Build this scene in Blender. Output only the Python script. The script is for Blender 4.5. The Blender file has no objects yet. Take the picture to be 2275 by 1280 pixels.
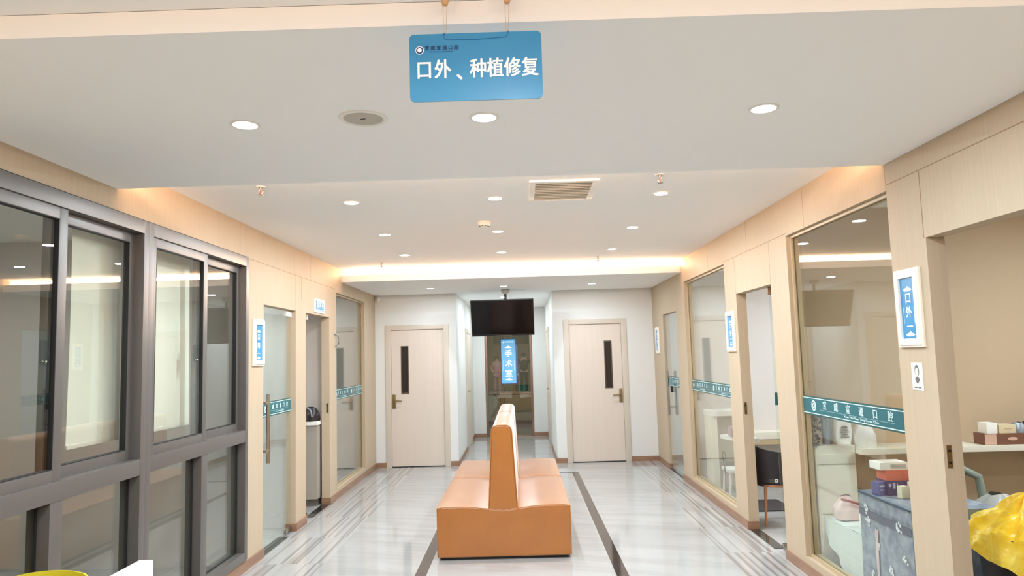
import bpy, bmesh, math, random
from mathutils import Vector, Matrix
random.seed(7)
PI = math.pi
SC = bpy.context.scene
C = SC.collection

# ------------------------------------------------------------------ camera
cd = bpy.data.cameras.new('camera'); cam = bpy.data.objects.new('camera', cd); C.objects.link(cam)
RR = (0.99952364, 0.01258596, -0.02817941); RD = (-0.02923628, 0.09367036, -0.99517391); RF = (-0.00988564, 0.99552371, 0.09399371)
cam.matrix_world = Matrix(((RR[0], -RD[0], -RF[0], 0), (RR[1], -RD[1], -RF[1], 0), (RR[2], -RD[2], -RF[2], 1.6), (0, 0, 0, 1)))
cd.sensor_fit = 'HORIZONTAL'; cd.sensor_width = 36.0; cd.lens = 1580.8 / 2275 * 36.0
cd.clip_start = 0.05; cd.clip_end = 60
SC.camera = cam

# ------------------------------------------------------------------ world, view
w = bpy.data.worlds.new('world'); SC.world = w; w.use_nodes = True
w.node_tree.nodes['Background'].inputs[0].default_value = (1.0, 0.95, 0.9, 1)
w.node_tree.nodes['Background'].inputs[1].default_value = 0.02
SC.view_settings.view_transform = 'Standard'; SC.view_settings.look = 'None'
SC.view_settings.gamma = 1.0; SC.view_settings.use_curve_mapping = False
SC.view_settings.exposure = 0.76
SC.cycles.use_denoising = True
SC.cycles.max_bounces = 20; SC.cycles.diffuse_bounces = 16; SC.cycles.glossy_bounces = 6
SC.cycles.transparent_max_bounces = 24; SC.cycles.transmission_bounces = 8
SC.cycles.caustics_reflective = False; SC.cycles.caustics_refractive = False
SC.cycles.sample_clamp_indirect = 4.0

def lamp(name, loc, size, watts, col, rot=(0, 0, 0), size_y=None, spread=None, parent=None):
    l = bpy.data.lights.new(name, 'AREA'); l.energy = watts; l.color = col
    if size_y: l.shape = 'RECTANGLE'; l.size = size; l.size_y = size_y
    else: l.shape = 'DISK'; l.size = size
    if spread: l.spread = spread
    o = bpy.data.objects.new(name, l); C.objects.link(o)
    if parent: o.parent = parent
    o.location = loc; o.rotation_euler = rot
    return o

COOL = (0.82, 0.96, 1.07); WARM = (1.0, 0.70, 0.52); DAY = (0.84, 0.97, 1.05)
P_DOWN = 12.5

# ------------------------------------------------------------------ dimensions (metres)
XL, XR, YE = -2.178, 1.982, 10.664          # corridor walls and end wall
ZC, ZB, ZE, ZN = 2.7055, 2.564, 2.55, 2.635  # main ceiling, beam, end ceiling, near ceiling
TH = 0.09                                    # wall thickness
RL, RR_ = -0.96, 0.495; YR = 14.29           # recess at the end

# ------------------------------------------------------------------ materials
def lin(c):
    c = c / 255.0
    return c / 12.92 if c <= 0.04045 else ((c + 0.055) / 1.055) ** 2.4
def rgb(r, g, b): return (lin(r), lin(g), lin(b), 1)
def M(name, col, rough=0.5, metal=0.0, spec=0.5, coat=0.0, emit=None, es=0.0):
    m = bpy.data.materials.new(name); m.use_nodes = True
    b = m.node_tree.nodes['Principled BSDF']
    b.inputs['Base Color'].default_value = rgb(*col)
    b.inputs['Roughness'].default_value = rough; b.inputs['Metallic'].default_value = metal
    b.inputs['Specular IOR Level'].default_value = spec
    b.inputs['Coat Weight'].default_value = coat
    if emit: b.inputs['Emission Color'].default_value = rgb(*emit); b.inputs['Emission Strength'].default_value = es
    return m
def nodes(m): return m.node_tree.nodes, m.node_tree.links, m.node_tree.nodes['Principled BSDF']
def noise_mix(m, c0, c1, scale, detail=3, lo=0.35, hi=0.65, space='Object'):
    n, l, b = nodes(m)
    tc = n.new('ShaderNodeTexCoord'); mp = n.new('ShaderNodeMapping'); mp.inputs['Scale'].default_value = scale
    no = n.new('ShaderNodeTexNoise'); no.inputs['Scale'].default_value = 1.0; no.inputs['Detail'].default_value = detail
    rp = n.new('ShaderNodeValToRGB')
    rp.color_ramp.elements[0].position = lo; rp.color_ramp.elements[0].color = rgb(*c0)
    rp.color_ramp.elements[1].position = hi; rp.color_ramp.elements[1].color = rgb(*c1)
    l.new(tc.outputs[space], mp.inputs[0]); l.new(mp.outputs[0], no.inputs['Vector'])
    l.new(no.outputs['Fac'], rp.inputs[0]); l.new(rp.outputs[0], b.inputs['Base Color'])
    return no
def bump(m, scale, strength, dist=0.002):
    n, l, b = nodes(m)
    tc = n.new('ShaderNodeTexCoord'); no = n.new('ShaderNodeTexNoise'); no.inputs['Scale'].default_value = scale
    bp = n.new('ShaderNodeBump'); bp.inputs['Strength'].default_value = strength; bp.inputs['Distance'].default_value = dist
    l.new(tc.outputs['Object'], no.inputs['Vector']); l.new(no.outputs['Fac'], bp.inputs['Height']); l.new(bp.outputs[0], b.inputs['Normal'])

m_panel = M('wood_panel', (190, 171, 147), 0.6, spec=0.15); noise_mix(m_panel, (188, 169, 144), (192, 174, 150), (60, 60, 1.2), 3)
m_seam = M('panel_seam', (150, 116, 82), 0.7)
m_white = M('white_paint', (220, 219, 215), 0.6)
m_ceil = M('ceiling_paint', (247, 247, 246), 0.75)
m_base = M('brown_skirting', (146, 110, 86), 0.35); noise_mix(m_base, (138, 103, 80), (156, 120, 95), (3, 3, 40))
m_door = M('door_laminate', (218, 203, 191), 0.4); noise_mix(m_door, (213, 198, 184), (215, 201, 188), (50, 50, 1), 3)
m_frame = M('door_frame_laminate', (203, 191, 176), 0.4)
m_alu = M('grey_aluminium', (112, 107, 103), 0.38, 0.35)
m_aluD = M('rubber_gasket', (28, 26, 26), 0.6)
m_steel = M('brushed_steel', (190, 186, 178), 0.25, 1.0)
m_brass = M('champagne_metal', (150, 128, 92), 0.32, 1.0)
m_black = M('black_plastic', (22, 20, 20), 0.35)
m_screen = M('black_screen', (14, 10, 10), 0.12, spec=0.25)
m_stone = M('black_marble', (46, 42, 40), 0.1, spec=0.5)
m_leather = M('tan_leather', (166, 98, 18), 0.30, spec=0.5); nodes(m_leather)[2].inputs['IOR'].default_value = 1.9; nodes(m_leather)[2].inputs['Sheen Weight'].default_value = 0.8; nodes(m_leather)[2].inputs['Sheen Roughness'].default_value = 0.35; noise_mix(m_leather, (163, 95, 16), (170, 102, 21), (5, 5, 5), 3); bump(m_leather, 60, 0.12, 0.003)
m_pipe = M('leather_piping', (176, 112, 48), 0.4)
m_sign = M('sign_blue', (48, 138, 188), 0.3, coat=0.3); noise_mix(m_sign, (44, 133, 184), (54, 144, 193), (3, 3, 5), 2)
m_signw = M('sign_white', (246, 248, 250), 0.4)
m_navy = M('sign_navy', (16, 66, 118), 0.4)
m_teal = M('teal_film', (34, 102, 110), 0.15)
m_tealD = M('dark_teal_film', (40, 88, 84), 0.15)
m_film = M('film_white', (214, 236, 232), 0.4)
m_cream = M('cream_frame', (240, 231, 218), 0.35)
m_grille = M('speaker_grille', (186, 180, 168), 0.6)
m_wht = M('white_plastic', (238, 234, 226), 0.35)
m_vslat = M('vent_slat', (224, 210, 188), 0.5)
m_vshade = M('vent_shade', (74, 64, 54), 0.8)
m_tan = M('wooden_hook', (214, 168, 122), 0.5)
m_cord = M('cord', (196, 176, 150), 0.6)
m_cordB = M('blue_cord', (44, 118, 178), 0.5)
m_red = M('red_glass', (196, 62, 48), 0.3)
m_blind = M('roller_blind', (242, 240, 230), 0.8)
m_rbeige = M('beige_plaster', (196, 172, 142), 0.7)
m_rgrey = M('grey_plaster', (214, 206, 200), 0.7)
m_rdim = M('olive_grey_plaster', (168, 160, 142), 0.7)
m_lens = M('lamp_lens', (255, 255, 255), 0.4, emit=(255, 250, 240), es=30.0)
m_led = M('led_strip', (255, 240, 220), 0.4, emit=(255, 214, 160), es=4.5)
m_glow = M('lit_sign_blue', (110, 180, 225), 0.3, emit=(110, 186, 232), es=0.16)
m_gloww = M('lit_sign_white', (250, 252, 255), 0.3, emit=(245, 250, 255), es=0.25)

def glass(name, tint, f0=0.045, gl=(1, 1, 1, 1)):
    m = bpy.data.materials.new(name); m.use_nodes = True
    n = m.node_tree.nodes; l = m.node_tree.links; n.clear()
    out = n.new('ShaderNodeOutputMaterial'); mix = n.new('ShaderNodeMixShader')
    tr = n.new('ShaderNodeBsdfTransparent'); tr.inputs[0].default_value = tint
    gs = n.new('ShaderNodeBsdfGlossy'); gs.inputs['Roughness'].default_value = 0.0; gs.inputs[0].default_value = gl
    ge = n.new('ShaderNodeNewGeometry'); dt = n.new('ShaderNodeVectorMath'); dt.operation = 'DOT_PRODUCT'
    def mth(op, a=None, b=None):
        x = n.new('ShaderNodeMath'); x.operation = op
        if a is not None: x.inputs[0].default_value = a
        if b is not None: x.inputs[1].default_value = b
        return x
    ab = mth('ABSOLUTE'); sb = mth('SUBTRACT', a=1.0); pw = mth('POWER', b=5.0); ml = mth('MULTIPLY', b=1 - f0); ad = mth('ADD', b=f0); ad.use_clamp = True
    l.new(ge.outputs['Incoming'], dt.inputs[0]); l.new(ge.outputs['Normal'], dt.inputs[1]); l.new(dt.outputs['Value'], ab.inputs[0])
    l.new(ab.outputs[0], sb.inputs[1]); l.new(sb.outputs[0], pw.inputs[0]); l.new(pw.outputs[0], ml.inputs[0]); l.new(ml.outputs[0], ad.inputs[0])
    l.new(ad.outputs[0], mix.inputs[0]); l.new(tr.outputs[0], mix.inputs[1]); l.new(gs.outputs[0], mix.inputs[2]); l.new(mix.outputs[0], out.inputs[0])
    return m
m_glass = glass('clear_glass', (0.955, 0.975, 0.955, 1))
m_glassW = glass('window_glass', (0.93, 0.945, 0.915, 1), 0.06)
m_glassD = glass('bronze_glass', (0.78, 0.75, 0.68, 1), 0.12)

# polished floor materials
def floor_mat(name, kind):
    m = M(name, (232, 230, 226), 0.07, spec=0.5)
    n, l, b = nodes(m)
    tc = n.new('ShaderNodeTexCoord'); sx = n.new('ShaderNodeSeparateXYZ'); l.new(tc.outputs['Object'], sx.inputs[0])
    def mth(op, i0, i1):
        x = n.new('ShaderNodeMath'); x.operation = op
        for k, i in enumerate((i0, i1)):
            if i is None: continue
            if isinstance(i, (int, float)): x.inputs[k].default_value = i
            else: l.new(i, x.inputs[k])
        return x.outputs[0]
    t = mth('DIVIDE', mth('SUBTRACT', sx.outputs['Y'], 5.80 - 8 * 0.826), 0.826)
    row = mth('FLOOR', t, None); fr = mth('FRACT', t, None)
    seam = mth('LESS_THAN', fr, 0.006)
    cx = n.new('ShaderNodeCombineXYZ')
    no = n.new('ShaderNodeTexNoise'); no.inputs['Scale'].default_value = 1.0
    rp = n.new('ShaderNodeValToRGB')
    if kind == 'stripe':
        l.new(mth('ADD', mth('MULTIPLY', sx.outputs['X'], 27.0), mth('MULTIPLY', row, 3.7)), cx.inputs[0])
        l.new(mth('MULTIPLY', sx.outputs['Y'], 0.12), cx.inputs[1]); l.new(row, cx.inputs[2])
        no.inputs['Detail'].default_value = 3; no.inputs['Roughness'].default_value = 0.5
        e = rp.color_ramp.elements; e[0].position = 0.34; e[0].color = rgb(132, 126, 122); e[1].position = 0.60; e[1].color = rgb(174, 171, 168)
        x = rp.color_ramp.elements.new(0.44); x.color = rgb(150, 145, 141); x = rp.color_ramp.elements.new(0.50); x.color = rgb(168, 165, 161)
    else:
        l.new(mth('ADD', mth('MULTIPLY', sx.outputs['X'], 0.9), mth('MULTIPLY', row, 1.3)), cx.inputs[0])
        l.new(mth('ADD', mth('MULTIPLY', sx.outputs['Y'], 5.5), mth('MULTIPLY', sx.outputs['X'], 1.6)), cx.inputs[1])
        no.inputs['Detail'].default_value = 6; no.inputs['Roughness'].default_value = 0.6
        e = rp.color_ramp.elements; e[0].position = 0.36; e[0].color = rgb(158, 155, 152); e[1].position = 0.56; e[1].color = rgb(167, 165, 162)
    l.new(cx.outputs[0], no.inputs['Vector']); l.new(no.outputs['Fac'], rp.inputs[0])
    mx = n.new('ShaderNodeMix'); mx.data_type = 'RGBA'
    l.new(seam, mx.inputs['Factor']); l.new(rp.outputs[0], mx.inputs['A']); mx.inputs['B'].default_value = rgb(160, 154, 148)
    l.new(mx.outputs['Result'], b.inputs['Base Color'])
    return m
m_floor = floor_mat('white_marble', 'plain'); m_stripe = floor_mat('striped_marble', 'stripe')
m_border = M('black_marble_inlay', (64, 55, 50), 0.07, spec=0.5)
nodes(m_border)
noise_mix(m_border, (58, 49, 44), (70, 60, 54), (4, 4, 4), 3, 0.3, 0.7)

# ------------------------------------------------------------------ mesh builder
class MB:
    def __init__(s): s.bm = bmesh.new()
    def _mi(s, f0, mi):
        for f in list(s.bm.faces)[f0:]: f.material_index = mi
    def box(s, x0, x1, y0, y1, z0, z1, mi=0, bev=0.0, seg=2):
        t = bmesh.new()
        vs = [t.verts.new((x, y, z)) for z in (z0, z1) for y in (y0, y1) for x in (x0, x1)]
        for q in ((0, 2, 3, 1), (4, 5, 7, 6), (0, 1, 5, 4), (2, 6, 7, 3), (0, 4, 6, 2), (1, 3, 7, 5)): t.faces.new([vs[i] for i in q])
        if bev: bmesh.ops.bevel(t, geom=list(t.edges), offset=bev, segments=seg, profile=0.7, affect='EDGES')
        return s.join(t, mi)
    def join(s, t, mi=0, mat=None):
        if mat is not None: bmesh.ops.transform(t, matrix=mat, verts=t.verts)
        bmesh.ops.recalc_face_normals(t, faces=t.faces)
        mp = {v: s.bm.verts.new(v.co) for v in t.verts}
        for f in t.faces:
            try: g = s.bm.faces.new([mp[v] for v in f.verts]); g.material_index = mi
            except ValueError: pass
        t.free(); return s
    def lathe(s, prof, n=32, c=(0, 0, 0), mi=0, axis='Z'):
        t = bmesh.new(); rings = []
        for r, z in prof:
            if r < 1e-6: rings.append([t.verts.new((0, 0, z))])
            else: rings.append([t.verts.new((r * math.cos(2 * PI * k / n), r * math.sin(2 * PI * k / n), z)) for k in range(n)])
        for a, b in zip(rings, rings[1:]):
            for k in range(n):
                p, q = k, (k + 1) % n
                if len(a) == 1 and len(b) == 1: continue
                if len(a) == 1: t.faces.new((a[0], b[p], b[q]))
                elif len(b) == 1: t.faces.new((a[p], a[q], b[0]))
                else: t.faces.new((a[p], a[q], b[q], b[p]))
        m = Matrix.Translation(c)
        if axis == 'Y': m = m @ Matrix.Rotation(PI / 2, 4, 'X')
        if axis == 'X': m = m @ Matrix.Rotation(PI / 2, 4, 'Y')
        return s.join(t, mi, m)
    def tube(s, pts, r, n=10, mi=0, r1=None, cap=True):
        t = bmesh.new(); P = [Vector(p) for p in pts]; rings = []; up = None
        for i, p in enumerate(P):
            d = (P[min(i + 1, len(P) - 1)] - P[max(i - 1, 0)]).normalized()
            if up is None: up = d.orthogonal().normalized()
            a = (up - d * up.dot(d)); a = a.normalized() if a.length > 1e-5 else d.orthogonal().normalized(); up = a; b = d.cross(a)
            rr = r if r1 is None else r + (r1 - r) * i / (len(P) - 1)
            rings.append([t.verts.new(p + rr * (math.cos(2 * PI * k / n) * a + math.sin(2 * PI * k / n) * b)) for k in range(n)])
        for A, B in zip(rings, rings[1:]):
            for k in range(n): t.faces.new((A[k], A[(k + 1) % n], B[(k + 1) % n], B[k]))
        if cap: t.faces.new(rings[0][::-1]); t.faces.new(rings[-1])
        return s.join(t, mi)
    def prism(s, poly, a0, a1, plane='XZ', mi=0, bev=0.0):
        t = bmesh.new()
        f = {'XZ': lambda u, v, a: (u, a, v), 'XY': lambda u, v, a: (u, v, a), 'YZ': lambda u, v, a: (a, u, v)}[plane]
        A = [t.verts.new(f(u, v, a0)) for u, v in poly]; B = [t.verts.new(f(u, v, a1)) for u, v in poly]
        t.faces.new(A); t.faces.new(B[::-1]); n = len(poly)
        for k in range(n): t.faces.new((A[k], B[k], B[(k + 1) % n], A[(k + 1) % n]))
        if bev: bmesh.ops.bevel(t, geom=list(t.edges), offset=bev, segments=2, profile=0.7, affect='EDGES')
        return s.join(t, mi)
    def sphere(s, c, r, mi=0, sc=(1, 1, 1), n=20):
        t = bmesh.new(); bmesh.ops.create_uvsphere(t, u_segments=n, v_segments=n // 2, radius=r)
        return s.join(t, mi, Matrix.Translation(c) @ Matrix.Diagonal((*sc, 1)))
    def grid(s, fn, nu, nv, mi=0, th=0.0):
        t = bmesh.new(); V = [[t.verts.new(fn(i / nu, j / nv)) for j in range(nv + 1)] for i in range(nu + 1)]
        for i in range(nu):
            for j in range(nv): t.faces.new((V[i][j], V[i + 1][j], V[i + 1][j + 1], V[i][j + 1]))
        if th: bmesh.ops.recalc_face_normals(t, faces=t.faces); bmesh.ops.solidify(t, geom=list(t.faces), thickness=th)
        return s.join(t, mi)
    def text(s, body, size, x, z, y=0.0, depth=0.001, bold=0.0, mi=0, sx=1.0, ax='CENTER'):
        cu = bpy.data.curves.new('txt', 'FONT'); cu.body = body; cu.size = size; cu.align_x = ax; cu.align_y = 'CENTER'
        cu.extrude = depth / 2; cu.resolution_u = 3
        o = bpy.data.objects.new('txt', cu); C.objects.link(o)
        me = bpy.data.meshes.new_from_object(o.evaluated_get(bpy.context.evaluated_depsgraph_get()))
        bpy.data.objects.remove(o); bpy.data.curves.remove(cu)
        t = bmesh.new(); t.from_mesh(me); bpy.data.meshes.remove(me)
        sh = [(0, 0)] if bold == 0 else [(-bold, -bold * 0.6), (bold, -bold * 0.6), (-bold, bold * 0.6), (bold, bold * 0.6)]
        for k, (dx, dz) in enumerate(sh):
            s.join(t.copy(), mi, Matrix.Translation((x + dx, y - 0.00004 * k, z + dz)) @ Matrix.Rotation(PI / 2, 4, 'X') @ Matrix.Diagonal((sx, 1, 1, 1)))
        t.free(); return s
    def build(s, name, mats, parent=None, loc=(0, 0, 0), rot=(0, 0, 0)):
        bm = s.bm; bm.normal_update()
        for f in bm.faces: f.smooth = True
        for e in bm.edges:
            if len(e.link_faces) != 2 or e.calc_face_angle(0) > 0.6: e.smooth = False
        me = bpy.data.meshes.new(name); bm.to_mesh(me); bm.free()
        for m in (mats if isinstance(mats, (list, tuple)) else [mats]): me.materials.append(m)
        o = bpy.data.objects.new(name, me); C.objects.link(o)
        o.parent = parent; o.location = loc; o.rotation_euler = rot
        return o
def tag(o, label, cat, group=None, kind=None):
    o['label'] = label; o['category'] = cat
    if group: o['group'] = group
    if kind: o['kind'] = kind
    return o
def thing(name, label, cat, loc=(0, 0, 0), rz=0.0, group=None):
    o = bpy.data.objects.new(name, None); C.objects.link(o); o.empty_display_size = 0.1
    o.location = loc; o.rotation_euler = (0, 0, rz)
    return tag(o, label, cat, group)
def struct(name, mb, mats, label=None):
    o = mb.build(name, mats); o['kind'] = 'structure'
    if label: o['label'] = label
    return o
def sroot(name, loc=(0, 0, 0), rz=0.0, label=None):
    o = bpy.data.objects.new(name, None); C.objects.link(o); o.location = loc; o.rotation_euler = (0, 0, rz); o['kind'] = 'structure'
    if label: o['label'] = label
    return o
def copy_tree(o, parent=None):
    c = o.copy(); C.objects.link(c); c.parent = parent
    for ch in list(o.children): copy_tree(ch, c)
    return c
LW, RW = PI / 2, -PI / 2       # rotations for things that face the corridor from the left / right wall
def rrect(w, h, r, n=6, cx=0, cz=0):
    P = []
    for qx, qz, a in ((w / 2 - r, h / 2 - r, 0), (-w / 2 + r, h / 2 - r, 90), (-w / 2 + r, -h / 2 + r, 180), (w / 2 - r, -h / 2 + r, 270)):
        for k in range(n + 1):
            t = math.radians(a + 90 * k / n); P.append((cx + qx + r * math.cos(t), cz + qz + r * math.sin(t)))
    return P

# ================================================================== SETTING
# floor: one slab, tile zones as materials
mb = MB()
xs = [-5.6, XL, -1.60, -0.832, -0.746, 0.643, 0.731, 1.555, XR, 5.6]
ys = [-4.6, 1.10, 1.19, 9.78, 9.87, YE, 19.0]
bt = mb.bm; G = [[bt.verts.new((x, y, 0)) for y in ys] for x in xs]
for i in range(len(xs) - 1):
    for j in range(len(ys) - 1):
        x = (xs[i] + xs[i + 1]) / 2; y = (ys[j] + ys[j + 1]) / 2
        mi = 0
        if -0.832 < x < 0.731 and 1.10 < y < 9.87 and (not (-0.746 < x < 0.643) or not (1.19 < y < 9.78)): mi = 2
        elif y < YE and (XL < x < -1.6 or 1.555 < x < XR): mi = 1
        f = bt.faces.new((G[i][j], G[i + 1][j], G[i + 1][j + 1], G[i][j + 1])); f.material_index = mi
struct('floor', mb, [m_floor, m_stripe, m_border], 'polished white marble floor with grey striped tiles along both walls and a black inlay border')

# walls
def wall_boxes(mb, x0, x1, cells, top=2.80):
    for y0, y1, z0, z1 in cells: mb.box(x0, x1, y0, y1, z0, z1 if z1 else top)
mb = MB()
wall_boxes(mb, XL - TH, XL, [(-4.5, 2.56, 0, 0), (2.56, 5.66, 2.44, 0), (2.56, 5.66, 0, 0.086), (5.66, 6.02, 0, 0), (6.02, 6.887, 2.09, 0), (6.887, 7.207, 0, 0),
    (7.207, 8.10, 2.09, 0), (8.10, 8.41, 0, 0), (8.41, 9.93, 2.40, 0), (8.41, 9.93, 0, 0.115), (9.93, YE, 0, 0)])
def seamL(y0, y1, z0, z1): mb.box(XL - 0.004, XL + 0.0006, y0, y1, z0, z1, 1)
seamL(5.70, 8.41, 2.436, 2.440); seamL(6.885, 6.888, 2.09, 2.436); seamL(7.38, 7.383, 2.44, 2.70); seamL(7.06, 7.063, 2.2, 2.436)
struct('wall_left', mb, [m_panel, m_seam], 'light wood panelled corridor wall on the left')
mb = MB()
wall_boxes(mb, XR, XR + TH, [(-4.5, 2.54, 0, 0), (2.54, 3.444, 2.113, 0), (3.444, 3.774, 0, 0), (3.774, 5.23, 2.42, 0), (3.774, 5.23, 0, 0.12), (5.23, 5.604, 0, 0),
    (5.604, 6.511, 2.10, 0), (6.511, 6.858, 0, 0), (6.858, 8.56, 2.42, 0), (6.858, 8.56, 0, 0.115), (8.56, 9.04, 0, 0), (9.04, 9.90, 2.10, 0), (9.90, YE, 0, 0)])
def seamR(y0, y1, z0, z1): mb.box(XR - 0.0006, XR + 0.004, y0, y1, z0, z1, 1)
seamR(-1, 3.774, 2.448, 2.452); seamR(5.23, 6.858, 2.436, 2.440); seamR(3.456, 3.461, 2.113, 2.448); seamR(4.886, 4.889, 2.42, 2.70)
seamR(6.138, 6.141, 2.44, 2.70); seamR(6.513, 6.517, 2.10, 2.436); seamR(5.60, 5.603, 2.10, 2.436); seamR(7.42, 7.423, 2.42, 2.70); seamR(3.774, 3.777, 2.42, 2.56)
struct('wall_right', mb, [m_panel, m_seam], 'light wood panelled corridor wall on the right')
# end wall with the two doors and the recess
mb = MB()
for x0, x1, z0 in ((XL - 3.3, -2.025, 0), (-2.025, -1.075, 2.093), (-1.075, RL, 0), (RR_, 0.642, 0), (0.642, 1.582, 2.10), (1.582, XR + 3.3, 0)):
    mb.box(x0, x1, YE, YE + 0.12, z0, 2.80)
struct('wall_end', mb, m_white, 'white end wall with a door on either side of the recess')
mb = MB(); mb.box(RL - 0.08, RL, YE + 0.12, 19, 0, 2.8); struct('wall_recess_left', mb, m_white)
mb = MB(); mb.box(RR_, RR_ + 0.08, YE + 0.12, 19, 0, 2.8); struct('wall_recess_right', mb, m_white)
mb = MB(); mb.box(RL, -0.722, YR, YR + 0.1, 0, 2.8); mb.box(0.222, RR_, YR, YR + 0.1, 0, 2.8); mb.box(-0.722, 0.222, YR, YR + 0.1, 2.04, 2.8)
struct('wall_recess_back', mb, m_white, 'white wall at the back of the recess around the bronze glass door')
mb = MB(); mb.box(XL - 3.4, XR + 3.4, -4.6, -4.5, 0, 2.8); struct('wall_lobby', mb, m_panel)
# ceilings
mb = MB(); mb.box(XL - TH, XR + TH, -4.5, 1.988, ZN, ZN + 0.2); struct('ceiling_lobby', mb, m_ceil)
mb = MB(); mb.box(XL, XR, 1.988, 3.788, ZB, ZB + 0.07); struct('ceiling_beam', mb, m_ceil, 'dropped ceiling band nearest the camera')
mb = MB(); mb.box(XL - TH, XR + TH, 1.988, 8.84, ZC, ZC + 0.1); mb.box(XL, XR, 3.56, 3.60, ZB + 0.07, ZC); mb.box(XL, XR, 8.80, 8.84, ZE + 0.084, ZC)
struct('ceiling', mb, m_ceil, 'white main ceiling of the corridor')
mb = MB(); mb.box(XL, XR, 8.66, YE, ZE, ZE + 0.084); mb.box(RL - 0.1, RR_ + 0.1, YE, 19, ZE, ZE + 0.084); struct('ceiling_end', mb, m_ceil, 'lower white ceiling in front of the end wall')

# skirting
def skirt(name, boxes):
    mb = MB()
    for b in boxes: mb.box(*b)
    struct(name, mb, m_base, 'brown skirting')
e = 0.012
skirt('baseboard_left', [(XL, XL + e, y0, y1, 0, 0.072) for y0, y1 in ((-4.5, 6.02), (6.887, 7.207), (8.10, YE))] +
      [(XL - TH, XL + e, y0, y0 + e * s, 0, 0.072) for y0, s in ((6.02, 1),)] + [(XL - TH, XL, 6.887 - e, 6.887, 0, 0.072), (XL - TH, XL, 8.10 - e, 8.10, 0, 0.072)])
skirt('baseboard_right', [(XR - e, XR, y0, y1, 0, 0.072) for y0, y1 in ((-4.5, 2.54), (3.444, 5.604), (6.511, 9.04), (9.90, YE))] +
      [(XR, XR + TH, y - e, y, 0, 0.072) for y in (3.444, 6.511, 9.90)])
skirt('baseboard_end', [(x0, x1, YE - e, YE, 0, 0.072) for x0, x1 in ((XL + e, -2.025), (-1.075, RL), (RR_, 0.642), (1.582, XR - e))])
skirt('baseboard_recess', [(RL, RL + e, YE, 12.35, 0, 0.072), (RL, RL + e, 13.40, YR, 0, 0.072), (RR_ - e, RR_, YE, 12.45, 0, 0.072), (RR_ - e, RR_, 13.5, YR, 0, 0.072),
      (RL, -0.722, YR - e, YR, 0, 0.072), (0.222, RR_, YR - e, YR, 0, 0.072)])

# rooms behind the corridor walls
def room(side, tag_, y0, y1, depth, mat, top=2.75):
    s = -1 if side == 'left' else 1
    xa = XL - TH if s < 0 else XR + TH
    xb = xa + s * depth
    mb = MB(); mb.box(min(xb, xb + s * 0.1), max(xb, xb + s * 0.1), y0, y1, 0, top); struct('wall_%s_%s' % (side, tag_), mb, mat)
    mb = MB(); mb.box(min(xa, xb), max(xa, xb), y0, y1, top - 0.1, top); struct('ceiling_%s_%s' % (side, tag_), mb, m_ceil)
def partition(side, tag_, y0, y1, mat, depth=3.0):
    s = -1 if side == 'left' else 1
    xa = XL - TH if s < 0 else XR + TH; xb = xa + s * depth
    mb = MB(); mb.box(min(xa, xb), max(xa, xb), y0, y1, 0, 2.65); struct('wall_%s_%s' % (side, tag_), mb, mat)
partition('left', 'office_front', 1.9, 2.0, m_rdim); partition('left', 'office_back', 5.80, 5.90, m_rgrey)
partition('left', 'consulting_back', 7.05, 7.13, m_white); partition('left', 'store_back', 8.24, 8.32, m_rgrey)
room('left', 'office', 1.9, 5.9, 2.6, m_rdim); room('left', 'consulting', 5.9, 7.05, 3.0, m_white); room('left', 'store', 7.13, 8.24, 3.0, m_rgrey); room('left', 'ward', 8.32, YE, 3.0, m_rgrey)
partition('right', 'surgery_front', 1.6, 1.7, m_rbeige); partition('right', 'surgery_back', 5.42, 5.50, m_rbeige); partition('right', 'office_back', 8.62, 8.70, m_rgrey)
room('right', 'surgery', 1.6, 5.5, 3.0, m_rbeige); room('right', 'office', 5.5, 8.7, 3.0, m_rgrey); room('right', 'ward', 8.7, YE, 3.0, m_rgrey)
mb = MB(); mb.box(RL, RR_, 17.4, 17.5, 0, 2.6); struct('wall_washroom_back', mb, m_rdim)

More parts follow.
